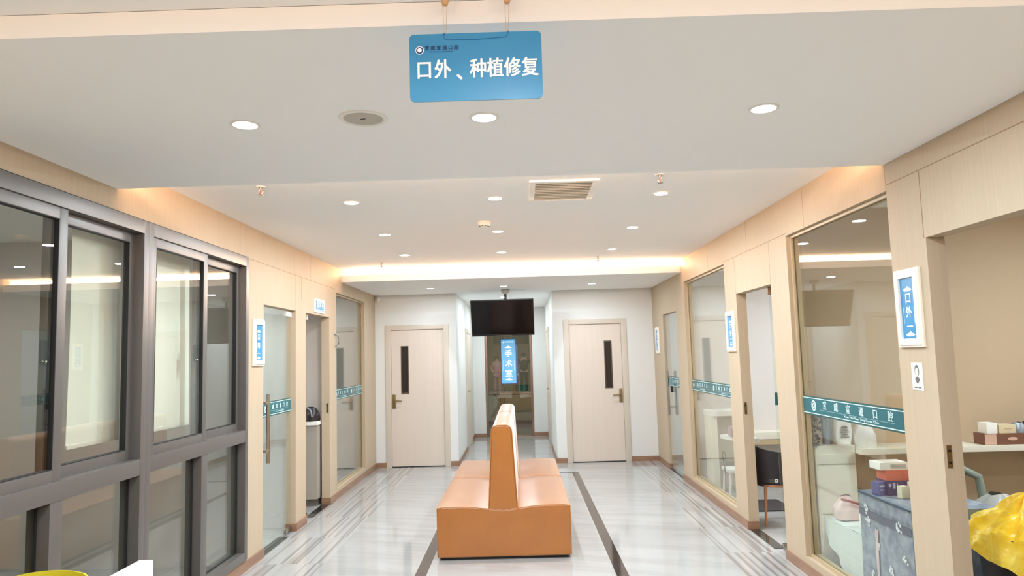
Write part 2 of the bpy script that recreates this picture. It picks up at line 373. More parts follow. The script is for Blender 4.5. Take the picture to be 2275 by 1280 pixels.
# ---- left aluminium window, two sliding units over two fixed lights
def alu_window(name, ya, yb, label):
    w = sroot(name, (XL, ya, 0), LW, label); W = yb - ya; mid = W * 0.505; z0, z1 = 0.086, 2.44
    D = 0.10                                   # frame depth, local +Y goes into the room
    f = MB()
    f.box(0.0, 0.055, -0.012, D, z0, z1, 0, 0.002); f.box(W - 0.055, W, -0.012, D, z0, z1, 0, 0.002)
    f.box(0.055, W - 0.055, -0.012, D, z1 - 0.075, z1, 0, 0.002); f.box(0.055, W - 0.055, -0.012, D, z0, z0 + 0.06, 0, 0.002)
    f.box(0.055, W - 0.055, -0.011, D, 0.985, 1.075, 0, 0.002)
    f.box(mid - 0.045, mid + 0.045, -0.008, D, z0 + 0.06, 0.985, 0, 0.002)
    f.box(-0.002, W + 0.002, -0.004, 0.0, z1, z1 + 0.006, 1)
    f.build('window_frame', [m_alu, m_aluD], w)
    for k, (xa, xb, yo) in enumerate(((0.045, mid + 0.035, 0.0), (mid - 0.035, W - 0.045, 0.045))):
        s = MB(); b = 0.062
        s.box(xa, xa + b, yo, yo + 0.032, 1.075, z1 - 0.075, 0, 0.002); s.box(xb - b, xb, yo, yo + 0.032, 1.075, z1 - 0.075, 0, 0.002)
        s.box(xa + b, xb - b, yo, yo + 0.032, 1.075, 1.075 + b * 0.9, 0, 0.002); s.box(xa + b, xb - b, yo, yo + 0.032, z1 - 0.075 - b * 0.9, z1 - 0.075, 0, 0.002)
        for q in (xa + b, xb - b - 0.005): s.box(q, q + 0.005, yo - 0.0005, yo + 0.0325, 1.075 + b * 0.9, z1 - 0.075 - b * 0.9, 1)
        for q in (1.075 + b * 0.9, z1 - 0.075 - b * 0.9 - 0.005): s.box(xa + b, xb - b, yo - 0.0005, yo + 0.0325, q, q + 0.005, 1)
        so = s.build('sash', [m_alu, m_aluD], w)
        g = MB(); g.box(xa + b - 0.004, xb - b + 0.004, yo + 0.012, yo + 0.018, 1.075 + b * 0.85, z1 - 0.075 - b * 0.85); g.build('pane', m_glassW, so)
        if k == 0:
            h = MB(); h.box(xb - b - 0.05, xb - b - 0.004, yo + 0.034, yo + 0.046, 1.62, 1.73, 1, 0.002); h.sphere((xb - b - 0.018, yo + 0.034, 1.63), 0.009, 0); h.sphere((xb - b - 0.042, yo + 0.034, 1.632), 0.006, 0)
            h.build('latch', [m_steel, m_black], so)
    for xa, xb in ((0.055, mid - 0.045), (mid + 0.045, W - 0.055)):
        g = MB(); g.box(xa - 0.003, xb + 0.003, 0.058, 0.064, z0 + 0.055, 0.99); g.build('pane', m_glassW, w)
        g = MB(); g.box(xb - 0.012, xb + 0.001, 0.050, 0.057, z0 + 0.06, 0.985); g.box(xa - 0.001, xa + 0.008, 0.050, 0.057, z0 + 0.06, 0.985); g.box(xa + 0.008, xb - 0.012, 0.050, 0.057, 0.977, 0.986); g.box(xa + 0.008, xb - 0.012, 0.050, 0.057, z0 + 0.059, z0 + 0.067); g.build('gasket', m_aluD, w)
    return w
alu_window('window_1', 2.56, 4.118, 'nearer grey aluminium sliding window on the left wall')
alu_window('window_2', 4.118, 5.66, 'farther grey aluminium sliding window on the left wall')
def roller_blind(label, y0, y1, zb):
    t = thing('roller_blind', label, 'blind', (-2.335, y0, 0), 0, 'white roller blinds')
    f = MB(); f.grid(lambda u, v: (0.006 * math.sin(v * 3.0 + u * 2), u * (y1 - y0), zb + v * (2.52 - zb)), 8, 14, 0, 0.002); f.build('fabric', m_blind, t)
    f = MB(); f.box(-0.006, 0.008, 0.0, y1 - y0, zb - 0.018, zb + 0.004, 0, 0.003); f.build('bottom_rail', m_wht, t)
    f = MB(); f.tube([(0, -0.02, 2.54), (0, y1 - y0 + 0.02, 2.54)], 0.022, 14); f.box(-0.03, 0.03, -0.03, -0.02, 2.50, 2.65); f.box(-0.03, 0.03, y1 - y0 + 0.02, y1 - y0 + 0.03, 2.50, 2.65); f.build('roller', m_wht, t)
roller_blind('white roller blind behind the nearer grey sliding window', 3.655, 4.13, 1.20)
roller_blind('white roller blind behind the farther grey sliding window', 4.46, 5.00, 1.20)

# ---- brand film on glass: teal band, white lines, emblem, characters
def emblem(mb, x, z, r, y, mi_ring, mi_in, d=0.0008):
    def disc(r0, r1, yy, mi):
        t = bmesh.new(); n = 28
        A = [t.verts.new((x + r1 * math.cos(2 * PI * k / n), yy, z + r1 * math.sin(2 * PI * k / n))) for k in range(n)]
        if r0 <= 0: t.faces.new(A)
        else:
            B = [t.verts.new((x + r0 * math.cos(2 * PI * k / n), yy, z + r0 * math.sin(2 * PI * k / n))) for k in range(n)]
            for k in range(n): t.faces.new((A[k], A[(k + 1) % n], B[(k + 1) % n], B[k]))
        bmesh.ops.recalc_face_normals(t, faces=t.faces)
        bmesh.ops.solidify(t, geom=list(t.faces), thickness=d); mb.join(t, mi)
    disc(r * 0.70 if mi_in is None else r * 0.60, r, y, mi_ring)
    if mi_in is None: disc(r * 0.28, r * 0.52, y, mi_ring)
    if mi_in is not None: disc(0, r * 0.62, y - d, mi_in)
BRAND = '\u5ba3\u5a01\u5ba3\u901a\u53e3\u8154'
def brand_band(parent, x0, x1, y, texts):
    b = MB(); b.box(x0, x1, y - 0.0012, y, 1.14, 1.24, 0); b.box(x0, x1, y - 0.0012, y, 1.245, 1.256, 1); b.box(x0, x1, y - 0.0012, y, 1.124, 1.135, 1)
    o = b.build('brand_film', [m_teal, m_tealD], parent)
    t = MB(); yy = y - 0.0014
    t.box(x0, x1, yy - 0.0006, yy + 0.001, 1.240, 1.245); t.box(x0, x1, yy - 0.0006, yy + 0.001, 1.135, 1.140)
    for xs_, pitch, size in texts:
        emblem(t, xs_, 1.192, 0.034 * size / 0.055, yy, 0, None)
        for k, ch in enumerate(BRAND): t.text(ch, size, xs_ + pitch * (k + 1.05), 1.2, yy, 0.0008, size * 0.012)
        t.text('Xuan Wei Xuan Tong Dental Clinic', size * 0.32, xs_ + pitch * 4.0, 1.156, yy, 0.0008, 0.0, 0, 1.0 + 0.6 * (size > 0.05))
        t.box(xs_ + pitch * 0.6, xs_ + pitch * 6.3, yy - 0.0004, yy + 0.0004, 1.1685, 1.1695)
    t.build('brand_lettering', [m_film, m_teal], o)

# fixed glazing; local X runs to the viewer's right, local -Y towards the corridor
def glazing(name, side, ya, yb, z0, z1, texts, label):
    W = yb - ya
    w = sroot(name, (XL, ya, 0) if side == 'L' else (XR, yb, 0), LW if side == 'L' else RW, label)
    g = MB(); g.box(0.012, W - 0.012, 0.045, 0.055, z0 + 0.012, z1 - 0.012); g.build('pane', m_glass, w)
    f = MB(); b = 0.022
    for y0, y1 in ((0.028, 0.0445), (0.0555, 0.088)):
        f.box(0, b, y0, y1, z0, z1, 0, 0.001); f.box(W - b, W, y0, y1, z0, z1, 0, 0.001); f.box(b, W - b, y0, y1, z0, z0 + b, 0, 0.001); f.box(b, W - b, y0, y1, z1 - b, z1, 0, 0.001)
    f.build('glazing_bead', m_bead, w)
    brand_band(w, 0.022, W - 0.022, 0.0445, texts)
m_bead = M('wood_bead', (186, 164, 130), 0.45)
glazing('window_3', 'L', 8.41, 9.93, 0.115, 2.40, [(0.16, 0.092, 0.042), (0.92, 0.092, 0.042)], 'fixed glass panel farthest along the left wall')
glazing('window_4', 'R', 3.774, 5.23, 0.12, 2.42, [(0.200, 0.1706, 0.060)], 'large fixed glass panel nearest on the right wall')
glazing('window_5', 'R', 6.858, 8.56, 0.115, 2.42, [(0.08, 0.098, 0.045), (0.95, 0.098, 0.045)], 'large fixed glass panel farther along the right wall')

# ---- frameless glass doors
def pull_handle(parent, x, yf, yb, z0=0.75, z1=1.33, yg=0.05):
    for nm, y in (('front', yf), ('back', yb)):
        h = MB(); h.tube([(x, y, z0), (x, y, z1)], 0.0155, 16)
        for z in (z0 + 0.10, z1 - 0.075): h.tube([(x, yg, z), (x, y, z)], 0.010, 12); h.tube([(x - 0.028, y, z), (x + 0.028, y, z)], 0.012, 12)
        h.build('pull_handle', m_steel, parent)
def patch(parent, x0, x1, z0, z1, mat):
    p = MB(); p.box(x0, x1, 0.036, 0.064, z0, z1, 0, 0.002); p.build('patch_fitting', mat, parent)
def strike(parent, x, y, z=1.065):
    s = MB(); s.box(x - 0.0015, x + 0.0015, y - 0.011, y + 0.011, z - 0.053, z + 0.053, 0)
    for dz in (0.028, -0.028): s.tube([(x - 0.006, y, z + dz), (x + 0.006, y, z + dz)], 0.006, 10, 1)
    s.build('strike_plate', [m_brass, m_black], parent)
def threshold(parent, x0, x1, y0, y1):
    t = MB(); t.box(x0, x1, y0, y1, 0.0005, 0.004); t.build('threshold', m_stone, parent)
# left door 1, shut
d = sroot('door_1', (XL, 6.02, 0), LW, 'closed glass door with a long steel bar handle on the left wall')
lf = MB(); lf.box(0.008, 0.859, 0.045, 0.055, 0.012, 2.078); lf = lf.build('leaf', m_glass, d)
brand_band(lf, 0.01, 0.857, 0.0445, [(0.17, 0.095, 0.045)])
pull_handle(d, 0.065, -0.018, 0.118); patch(d, 0.70, 0.858, 0.014, 0.055, m_steel); patch(d, 0.70, 0.858, 2.03, 2.078, m_wht)
lk = MB(); lk.box(0.012, 0.05, 0.034, 0.066, 0.99, 1.16, 0, 0.003); lk.lathe([(0, 0), (0.012, 0), (0.012, 0.004), (0, 0.004)], 14, (0.03, 0.034, 1.08), 1, 'Y'); lk.build('lock_box', [m_steel, m_black], d)
threshold(d, 0.0, 0.66, 0.0, 0.088)
# left door 2, open inwards
d = sroot('door_2', (XL, 7.207, 0), LW, 'open glass door with a white jamb on the left wall')
lf = MB(); lf.box(0.20, 0.21, 0.05, 0.86, 0.012, 2.078); lf = lf.build('leaf', m_glass, d)
p = MB(); p.box(0.19, 0.222, 0.045, 0.19, 0.012, 0.06, 0, 0.002); p.build('patch_fitting', m_steel, d)
p = MB(); p.box(0.19, 0.222, 0.045, 0.19, 2.03, 2.088, 0, 0.002); p.build('patch_fitting', m_wht, d)
strike(d, 0.893 - 0.001, 0.025); threshold(d, 0.25, 0.893, 0.0, 0.088)
# right doors (local x = 0 at the far jamb)
d = sroot('door_3', (XR, 9.90, 0), RW, 'closed glass door with twin steel bar handles farthest on the right wall')
lf = MB(); lf.box(0.008, 0.852, 0.018, 0.028, 0.012, 2.088); lf = lf.build('leaf', m_glass, d)
brand_band(lf, 0.01, 0.85, 0.0175, [(0.40, 0.07, 0.040)])
pull_handle(d, 0.285, -0.030, 0.076, yg=0.023); lk = MB(); lk.tube([(0.285, 0.005, 1.07), (0.285, 0.042, 1.07)], 0.026, 14); lk.box(0.262, 0.308, 0.004, 0.042, 1.06, 1.13, 0, 0.004); lk.build('lock_cylinder', m_black, d)
threshold(d, 0.0, 0.86, 0.0, 0.088)
d = sroot('door_4', (XR, 6.511, 0), RW, 'glass door standing open into the office on the right')
lf = MB(); lf.box(0.70, 0.71, 0.05, 0.86, 0.012, 2.085); lf = lf.build('leaf', m_glass, d)
b = MB(); b.box(0.6985, 0.6998, 0.05, 0.86, 1.14, 1.24); b.build('brand_film', m_teal, lf)
p = MB(); p.box(0.689, 0.721, 0.04, 0.19, 0.012, 0.06, 0, 0.002); p.build('patch_fitting', m_steel, d)
p = MB(); p.box(0.689, 0.721, 0.04, 0.19, 2.03, 2.095, 0, 0.002); p.build('patch_fitting', m_base, d)
strike(d, 0.001, 0.028); threshold(d, 0.0, 0.62, 0.0, 0.088)
d = sroot('door_5', (XR, 3.444, 0), RW, 'doorway to the surgery nearest on the right')
strike(d, 0.001, 0.026); threshold(d, 0.0, 0.90, 0.0, 0.088)

# ---- two laminate doors in the end wall
def end_door(name, x0, x1, zt, hinge, label):
    d = sroot(name, (x0, YE, 0), 0, label); W = x1 - x0
    f = MB(); b = 0.082
    for xa, xb, za, zb in ((0, b, 0, zt), (W - b, W, 0, zt), (b, W - b, zt - 0.072, zt)):
        f.box(xa, xb, -0.014, 0.11, za, zb, 0, 0.004)
    f.box(b, b + 0.012, 0.05, 0.08, 0, zt - 0.072); f.box(W - b - 0.012, W - b, 0.05, 0.08, 0, zt - 0.072); f.box(b, W - b, 0.05, 0.08, zt - 0.084, zt - 0.072)
    f.build('door_frame', m_frame, d)
    gx = 0.236 if hinge == 'R' else W - 0.335
    gw = 0.10; z0, z1 = 1.08, 1.772
    l = MB(); a0, a1 = b + 0.003, W - b - 0.003
    for xa, xb, za, zb in ((a0, gx, 0.012, zt - 0.076), (gx + gw, a1, 0.012, zt - 0.076), (gx, gx + gw, 0.012, z0), (gx, gx + gw, z1, zt - 0.076)):
        l.box(xa, xb, 0.008, 0.048, za, zb)
    lo = l.build('leaf', m_door, d)
    g = MB(); g.box(gx + 0.002, gx + gw - 0.002, 0.02, 0.034, z0 + 0.002, z1 - 0.002); g.build('vision_panel', m_darkglass, lo)
    g = MB()
    for xa, xb, za, zb in ((gx - 0.008, gx + 0.008, z0 - 0.008, z1 + 0.008), (gx + gw - 0.008, gx + gw + 0.008, z0 - 0.008, z1 + 0.008), (gx, gx + gw, z0 - 0.008, z0 + 0.008), (gx, gx + gw, z1 - 0.008, z1 + 0.008)):
        g.box(xa, xb, 0.003, 0.012, za, zb, 0, 0.002)
    g.build('vision_bead', m_dbead, lo)
    hx, sgn = (a0 + 0.035, 1) if hinge == 'R' else (a1 - 0.035, -1)
    h = MB(); h.box(hx - 0.024, hx + 0.024, -0.003, 0.008, 0.86, 1.065, 0, 0.003)
    h.tube([(hx, 0, 0.972), (hx, -0.045, 0.972)], 0.011, 12); h.tube([(hx, -0.045, 0.972), (hx + sgn * 0.05, -0.048, 0.974), (hx + sgn * 0.125, -0.046, 0.968)], 0.009, 12)
    h.tube([(hx, -0.006, 0.90), (hx, 0, 0.90)], 0.010, 12); h.build('lever_handle', m_brass, d)
    s = MB(); s.box(a0, a1, 0.0, 0.05, 0.001, 0.011); s.build('dark_gap_strip', m_black, d)  # black strip stands in for the dark gap under the leaf
m_darkglass = M('dark_vision_glass', (46, 38, 34), 0.12, spec=0.6); m_dbead = M('brown_bead', (84, 66, 54), 0.45)
end_door('door_6', -2.025, -1.075, 2.093, 'R', 'closed beige door left of the recess')
end_door('door_7', 0.642, 1.582, 2.104, 'L', 'closed beige door right of the recess')
for nm, x, s, y0, lb in (('door_8', RL, 1, 12.35, 'beige door in the left wall of the recess'), ('door_9', RR_, -1, 12.45, 'beige door in the right wall of the recess')):
    d = sroot(nm, (x, y0, 0), 0, lb)
    f = MB()
    for ya, yb, za, zb in ((0, 0.07, 0, 2.08), (0.98, 1.05, 0, 2.08), (0.07, 0.98, 2.01, 2.08)): f.box(min(0, s * 0.022), max(0, s * 0.022), ya, yb, za, zb, 0, 0.003)
    f.build('door_frame', m_frame, d)
    f = MB(); f.box(min(0.0005 * s, s * 0.008), max(0.0005 * s, s * 0.008), 0.07, 0.98, 0.01, 2.01); f.build('leaf', m_door, d)
    f = MB(); f.tube([(s * 0.008, 0.15, 1.0), (s * 0.05, 0.15, 1.0)], 0.01, 10); f.tube([(s * 0.05, 0.15, 1.0), (s * 0.05, 0.27, 1.0)], 0.009, 10); f.build('lever_handle', m_brass, d)
# bronze glass door at the back of the recess
d = sroot('door_10', (-0.722, YR, 0), 0, 'bronze tinted glass door to the washroom at the back of the recess')
f = MB(); W = 0.944
for xa, xb, za, zb in ((0, 0.045, 0, 2.04), (W - 0.045, W, 0, 2.04), (0.045, W - 0.045, 1.995, 2.04), (0.045, W - 0.045, 0, 0.02)): f.box(xa, xb, -0.01, 0.09, za, zb, 0, 0.003)
f.build('door_frame', M('bronze_frame', (140, 112, 96), 0.3, 0.6), d)
g = MB(); g.box(0.044, W - 0.044, 0.03, 0.04, 0.019, 1.996); g.build('pane', m_glassD, d)

# ================================================================== CEILING FITTINGS
def downlight(label, x, y, z, watts=P_DOWN, col=COOL, spread=3.14):
    t = thing('recessed_downlight', label, 'downlight', (x, y, z), 0, 'recessed round downlights')
    r = MB(); r.lathe([(0.046, 0.0), (0.048, -0.004), (0.060, -0.003), (0.062, 0.0)], 36); r.build('trim_ring', m_wht, t)
    r = MB(); r.lathe([(0, -0.0012), (0.047, -0.0012), (0.047, -0.0002)], 36); r.build('lens', m_lens, t)
    lamp('downlight_lamp', (0, 0, -0.006), 0.09, watts, col, spread=spread, parent=t)
rows = [('nearest ceiling band', 2.806, ZB, (-1.094, -0.121, 1.009)), ('main ceiling row beside the air vent', 4.94, ZC, (-1.168, -0.15, 1.019)),
        ('second row on the main ceiling', 6.28, ZC, (-1.185, -0.175, 1.027)), ('last row before the glowing cove', 7.58, ZC, (-1.217, -0.179, 1.012)),
        ('low ceiling in front of the end wall', 9.76, ZE, (-1.224, -0.217, 1.003))]
for rn, y, z, xs_ in rows:
    for pos, x in zip(('left', 'middle', 'right'), xs_):
        downlight('round white downlight, %s one in the %s' % (pos, rn), x, y, z, 8.0 if z == ZE else P_DOWN)
downlight('round white downlight on the ceiling of the recess behind the television', -0.262, 11.58, ZE, 12, DAY)
downlight('round white downlight deeper in the recess, hidden behind the television', -0.24, 13.2, ZE, 12, DAY)
for pos, x, y in (('front left', -1.2, 0.6), ('front middle', 0.0, 0.6), ('front right', 1.1, 0.6), ('back left', -1.2, -1.8), ('back right', 1.1, -1.8)):  # unseen downlights, added for the light they give from behind
    downlight('unseen round white downlight added in the lobby ceiling behind the viewer, %s one' % pos, x, y, ZN)

# cove lights: LED strips in the ceiling slots
def cove(label, x0, x1, y, z0, z1, dy, watts):
    t = thing('cove_led_strip', label, 'light strip', ((x0 + x1) / 2, y, z0))
    r = MB(); r.box(x0 - (x0 + x1) / 2, x1 - (x0 + x1) / 2, 0, 0.012, 0, z1 - z0); r.build('diffuser', m_led, t)
    lamp('cove_lamp', (0, -0.01 if dy < 0 else 0.022, (z1 - z0) / 2), x1 - x0, watts, WARM, (PI / 2 if dy > 0 else -PI / 2, 0, 0), 0.04, parent=t)
cove('warm glowing LED strip in the slot above the end ceiling', -2.07, 1.975, 8.785, ZE + 0.086, ZC - 0.003, -1, 13)
cove('warm LED strip hidden behind the nearest ceiling band', -2.15, 1.95, 3.604, ZB + 0.072, ZC - 0.004, 1, 20)
t = thing('added_warm_lamp', 'unseen warm linear lamp added on the lobby ceiling behind the viewer', 'lamp', (0, -0.6, ZN))  # added out of view to throw peach light on the ceiling lip
r = MB(); r.box(-1.9, 1.9, -0.04, 0.04, -0.035, 0.0, 0, 0.004); r.build('housing', m_wht, t)
r = MB(); r.box(-1.88, 1.88, 0.0405, 0.043, -0.033, -0.004); r.build('diffuser', m_led, t)
lamp('added_warm_light', (0, 0.05, -0.02), 3.7, 18, WARM, (PI / 2, 0, 0), 0.03, parent=t)
# unseen ceiling panels, added to set the brightness of the side rooms
def added_panel(label, x, y, watts, col=COOL, s=0.6):
    t = thing('ceiling_panel_lamp', label, 'lamp', (x, y, 2.65))
    r = MB(); r.box(-s / 2, s / 2, -s / 2, s / 2, -0.03, 0.0, 0, 0.004); r.build('frame', m_wht, t)
    r = MB(); r.box(-s / 2 + 0.03, s / 2 - 0.03, -s / 2 + 0.03, s / 2 - 0.03, -0.033, -0.0301); r.build('diffuser', m_soft, t)
    lamp('added_panel_light', (0, 0, -0.04), s - 0.08, watts, col, size_y=s - 0.08, parent=t)
m_soft = M('panel_diffuser', (250, 248, 240), 0.5, emit=(250, 248, 240), es=2.0)
added_panel('unseen square ceiling lamp added to light the consulting room behind the closed left glass door', -3.6, 6.45, 15)
added_panel('unseen square ceiling lamp added to light the office behind the open right glass door', 3.9, 7.2, 34)
added_panel('unseen square ceiling lamp added to light the ward at the far right', 3.6, 9.7, 16)
added_panel('unseen square ceiling lamp added to light the ward at the far left', -3.9, 9.5, 6)
added_panel('unseen square ceiling lamp added to light the surgery at the near right', 3.9, 3.8, 32)
added_panel('unseen square ceiling lamp added to light the office behind the grey windows', -3.9, 4.2, 9)
added_panel('unseen square ceiling lamp added to light the store behind the open left glass door', -4.2, 7.7, 5)
t = thing('added_washroom_lamp', 'unseen small ceiling lamp added to light the washroom behind the bronze door', 'lamp', (-0.2, 16.0, ZE))  # unseen lamp, added to light the washroom dimly
r = MB(); r.lathe([(0, -0.03), (0.10, -0.03), (0.12, -0.01), (0.12, 0)], 28); r.build('diffuser', m_soft, t); lamp('added_washroom_light', (0, 0, -0.04), 0.2, 8, COOL, parent=t)

t = thing('ceiling_speaker', 'round grey ceiling speaker left of the hanging blue sign', 'speaker', (-0.605, 2.772, ZB))
r = MB(); r.lathe([(0.078, -0.002), (0.082, -0.006), (0.096, -0.005), (0.099, 0)], 44); r.build('trim_ring', m_wht, t)
r = MB(); r.lathe([(0, -0.0035), (0.04, -0.0035), (0.079, -0.0025), (0.079, 0)], 44); r.build('grille', m_grille, t)
r = MB(); r.box(-0.011, 0.004, -0.003, 0.003, -0.005, -0.0036); r.box(0.002, 0.01, -0.006, -0.001, -0.005, -0.0036); r.build('maker_badge', m_black, t)

t = thing('air_vent', 'rectangular slatted air vent in the main ceiling', 'vent', (0.31, 4.745, ZC))
r = MB()
for b in ((-0.225, 0.225, -0.29, -0.25), (-0.225, 0.225, 0.25, 0.29), (-0.225, -0.185, -0.25, 0.25), (0.185, 0.225, -0.25, 0.25)): r.box(*b, -0.012, 0, 0, 0.003)
r.build('frame', m_wht, t)
r = MB(); r.box(-0.19, 0.19, -0.25, 0.25, -0.0015, -0.0005); r.build('duct_shade', m_vshade, t)  # thin dark sheet stands in for the shade inside the duct
for k in range(11):
    r = MB(); y = -0.232 + k * 0.0464
    r.prism([(y - 0.006, -0.0055), (y + 0.006, -0.0105), (y + 0.0065, -0.0092), (y - 0.0055, -0.0042)], -0.185, 0.185, 'YZ'); r.build('slat', m_vslat, t)

t = thing('smoke_detector', 'white smoke detector on the main ceiling', 'smoke detector', (-0.274, 5.80, ZC))
r = MB(); r.lathe([(0.055, 0), (0.055, -0.014), (0.05, -0.02)], 32); r.build('base', m_cream, t)
r = MB(); r.lathe([(0.05, -0.019), (0.042, -0.038), (0.03, -0.045), (0, -0.046)], 32); r.build('chamber', m_cream, t)
r = MB()
for k in range(10):
    a = 2 * PI * k / 10; r.box(-0.007 + 0.037 * math.cos(a), 0.007 + 0.037 * math.cos(a), -0.004 + 0.037 * math.sin(a), 0.004 + 0.037 * math.sin(a), -0.0425, -0.036)
r.build('sensor_slots', m_black, t)

def sprinkler(label, x, y):
    t = thing('fire_sprinkler', label, 'sprinkler', (x, y, ZC), 0, 'fire sprinklers')
    r = MB(); r.lathe([(0.012, 0), (0.030, -0.001), (0.028, -0.004), (0.012, -0.006)], 24); r.build('escutcheon', m_wht, t)
    r = MB(); r.tube([(0, 0, 0), (0, 0, -0.022)], 0.009, 12)
    for s in (-1, 1): r.tube([(s * 0.008, 0, -0.018), (s * 0.014, 0, -0.035), (s * 0.004, 0, -0.052)], 0.003, 8)
    r.build('body', m_steel, t)
    r = MB(); r.tube([(0, 0, -0.022), (0, 0, -0.050)], 0.0035, 8); r.build('glass_bulb', m_red, t)
    r = MB(); r.lathe([(0, -0.052), (0.019, -0.053), (0.018, -0.056), (0, -0.055)], 20); r.build('deflector', m_steel, t)
sprinkler('small steel fire sprinkler near the left wall by the nearest ceiling band', -1.614, 4.40)
sprinkler('small fire sprinkler with a red bulb right of the air vent', 0.905, 4.40)
sprinkler('tiny fire sprinkler at the left end of the glowing cove', -1.571, 8.10)
sprinkler('tiny fire sprinkler at the right end of the glowing cove', 0.918, 8.15)

# ================================================================== SIGNS
t = thing('hanging_sign', 'blue hanging department sign with white characters in the foreground', 'sign', (-0.103, 1.93, 2.41))
W, H = 0.372, 0.196
r = MB(); r.prism(rrect(W, H, 0.014), -0.002, 0.002, 'XZ'); pn = r.build('panel', m_sign, t)
r = MB()
for ch, x in zip('\u53e3\u5916\u79cd\u690d\u4fee\u590d', (-0.145, -0.093, 0.007, 0.055, 0.103, 0.152)): r.text(ch, 0.058, x, -0.010, -0.0026, 0.001, 0.0012, 0, 0.82)
r.text('\u3001', 0.05, -0.031, -0.019, -0.0026, 0.001, 0.0012, 0, 1.0); r.build('lettering', m_signw, pn)
r = MB(); emblem(r, -0.157, 0.051, 0.0120, -0.0026, 0, None, 0.0004); emblem(r, -0.157, 0.051, 0.0100, -0.0031, 1, 0, 0.0006)
for k, ch in enumerate(BRAND): r.text(ch, 0.0135, -0.136 + 0.0165 * k, 0.056, -0.0026, 0.0006, 0.0003, 1)
r.text('Xuan Wei Xuan Tong Dental Clinic', 0.0045, -0.096, 0.0455, -0.0026, 0.0006, 0, 1); r.build('emblem', [m_signw, m_navy], pn)
for x in (-0.0835, 0.0925):
    r = MB(); r.lathe([(0, 0.181), (0.008, 0.183), (0.0105, 0.192), (0.0105, 0.2245), (0, 0.2245)], 18, (x, 0, 0)); r.build('hook', m_tan, t)
    r = MB(); r.tube([(x - 0.006, 0.001, 0.190), (x - 0.005, 0.001, 0.096)], 0.0008, 6); r.tube([(x + 0.006, 0.001, 0.190), (x + 0.001, 0.001, 0.096)], 0.0008, 6); r.build('cord', m_cord, t)
r = MB(); r.tube([(-0.088, -0.003, 0.10), (-0.088, -0.003, 0.084), (-0.08, -0.003, 0.080), (0.0, -0.003, 0.078), (0.085, -0.003, 0.083), (0.091, -0.003, 0.089), (0.092, -0.003, 0.10)], 0.001, 6)
r.sphere((0.0925, -0.002, 0.098), 0.003); r.sphere((-0.088, -0.002, 0.097), 0.003); r.build('knotted_string', m_cordB, t)

def cloud(mb, x, z, y, s, mi=0, flip=1):
    P = [(-0.5, 0), (-0.3, 0.10), (-0.15, 0.12), (-0.05, 0.22), (0.06, 0.22), (0.16, 0.12), (0.3, 0.10), (0.5, 0), (0.25, -0.08), (-0.25, -0.08)]
    mb.prism([(x + a * s, z + flip * b * s) for a, b in P], y - 0.0008, y, 'XZ', mi)
def framed_sign(label, side, y0, y1, z0, z1, chars, group='framed room signs'):
    w = y1 - y0; h = z1 - z0
    t = thing('framed_room_sign', label, 'sign', (XL if side == 'L' else XR, (y0 + y1) / 2, (z0 + z1) / 2), LW if side == 'L' else RW, group)
    f = MB(); b = 0.045
    for d, b0, b1 in ((-0.014, 0.0, 0.016), (-0.022, 0.012, b)):
        for xa, xb, za, zb in ((-w / 2 + b0, -w / 2 + b1, -h / 2 + b0, h / 2 - b0), (w / 2 - b1, w / 2 - b0, -h / 2 + b0, h / 2 - b0), (-w / 2 + b1, w / 2 - b1, -h / 2 + b0, -h / 2 + b1), (-w / 2 + b1, w / 2 - b1, h / 2 - b1, h / 2 - b0)):
            f.box(xa, xb, d, 0, za, zb, 0, 0.003)
    f.build('frame', m_cream, t)
    f = MB(); f.box(-w / 2 + b - 0.003, w / 2 - b + 0.003, -0.010, 0, -h / 2 + b - 0.003, h / 2 - b + 0.003); pn = f.build('panel', m_sign, t)
    f = MB(); ih = h - 2 * b; y = -0.0105
    cloud(f, 0, ih * 0.30, y, 0.085); cloud(f, 0, -ih * 0.44, y, 0.085)
    for s in (-1, 1): f.box(s * 0.048 - 0.001, s * 0.048 + 0.001, y - 0.0008, y, -ih * 0.25, ih * 0.02)
    for k, ch in enumerate(chars): f.text(ch, 0.058, 0, ih * (0.155 - 0.235 * k), y, 0.001, 0.0012)
    f.build('lettering', m_signw, pn)
framed_sign('white framed blue room sign on the pillar nearest on the right, above a portrait card', 'R', 3.512, 3.740, 1.582, 1.980, '\u53e3\u5916\u4e00')
framed_sign('white framed blue room sign beside the open glass door on the right', 'R', 6.583, 6.835, 1.575, 1.953, '\u53e3\u5916\u4e8c')
framed_sign('white framed room sign farthest on the right, beside the twin bar handles', 'R', 10.20, 10.435, 1.563, 1.944, '\u53e3\u5916\u4e09')
framed_sign('white framed blue room sign left of the closed glass door', 'L', 5.762, 6.006, 1.570, 1.955, '\u53e3\u5185\u4e00')

t = thing('door_plate_sign', 'small blue and white name plate above the open glass door on the left', 'sign', (XL, 7.683, 2.188), LW)
r = MB(); r.box(-0.19, 0.19, -0.012, 0, -0.075, 0.075, 0, 0.004); pn = r.build('plate', m_signw, t)
r = MB(); r.box(-0.15, 0.15, -0.0135, -0.012, -0.05, 0.052); r.build('blue_field', m_sign, pn)
r = MB(); 
for k, ch in enumerate('\u54a8\u8be2\u5ba4'): r.text(ch, 0.085, -0.095 + 0.095 * k, 0.012, -0.0145, 0.001, 0.001)
r.box(-0.13, 0.13, -0.0145, -0.0136, -0.044, -0.036); r.build('lettering', m_signw, pn)

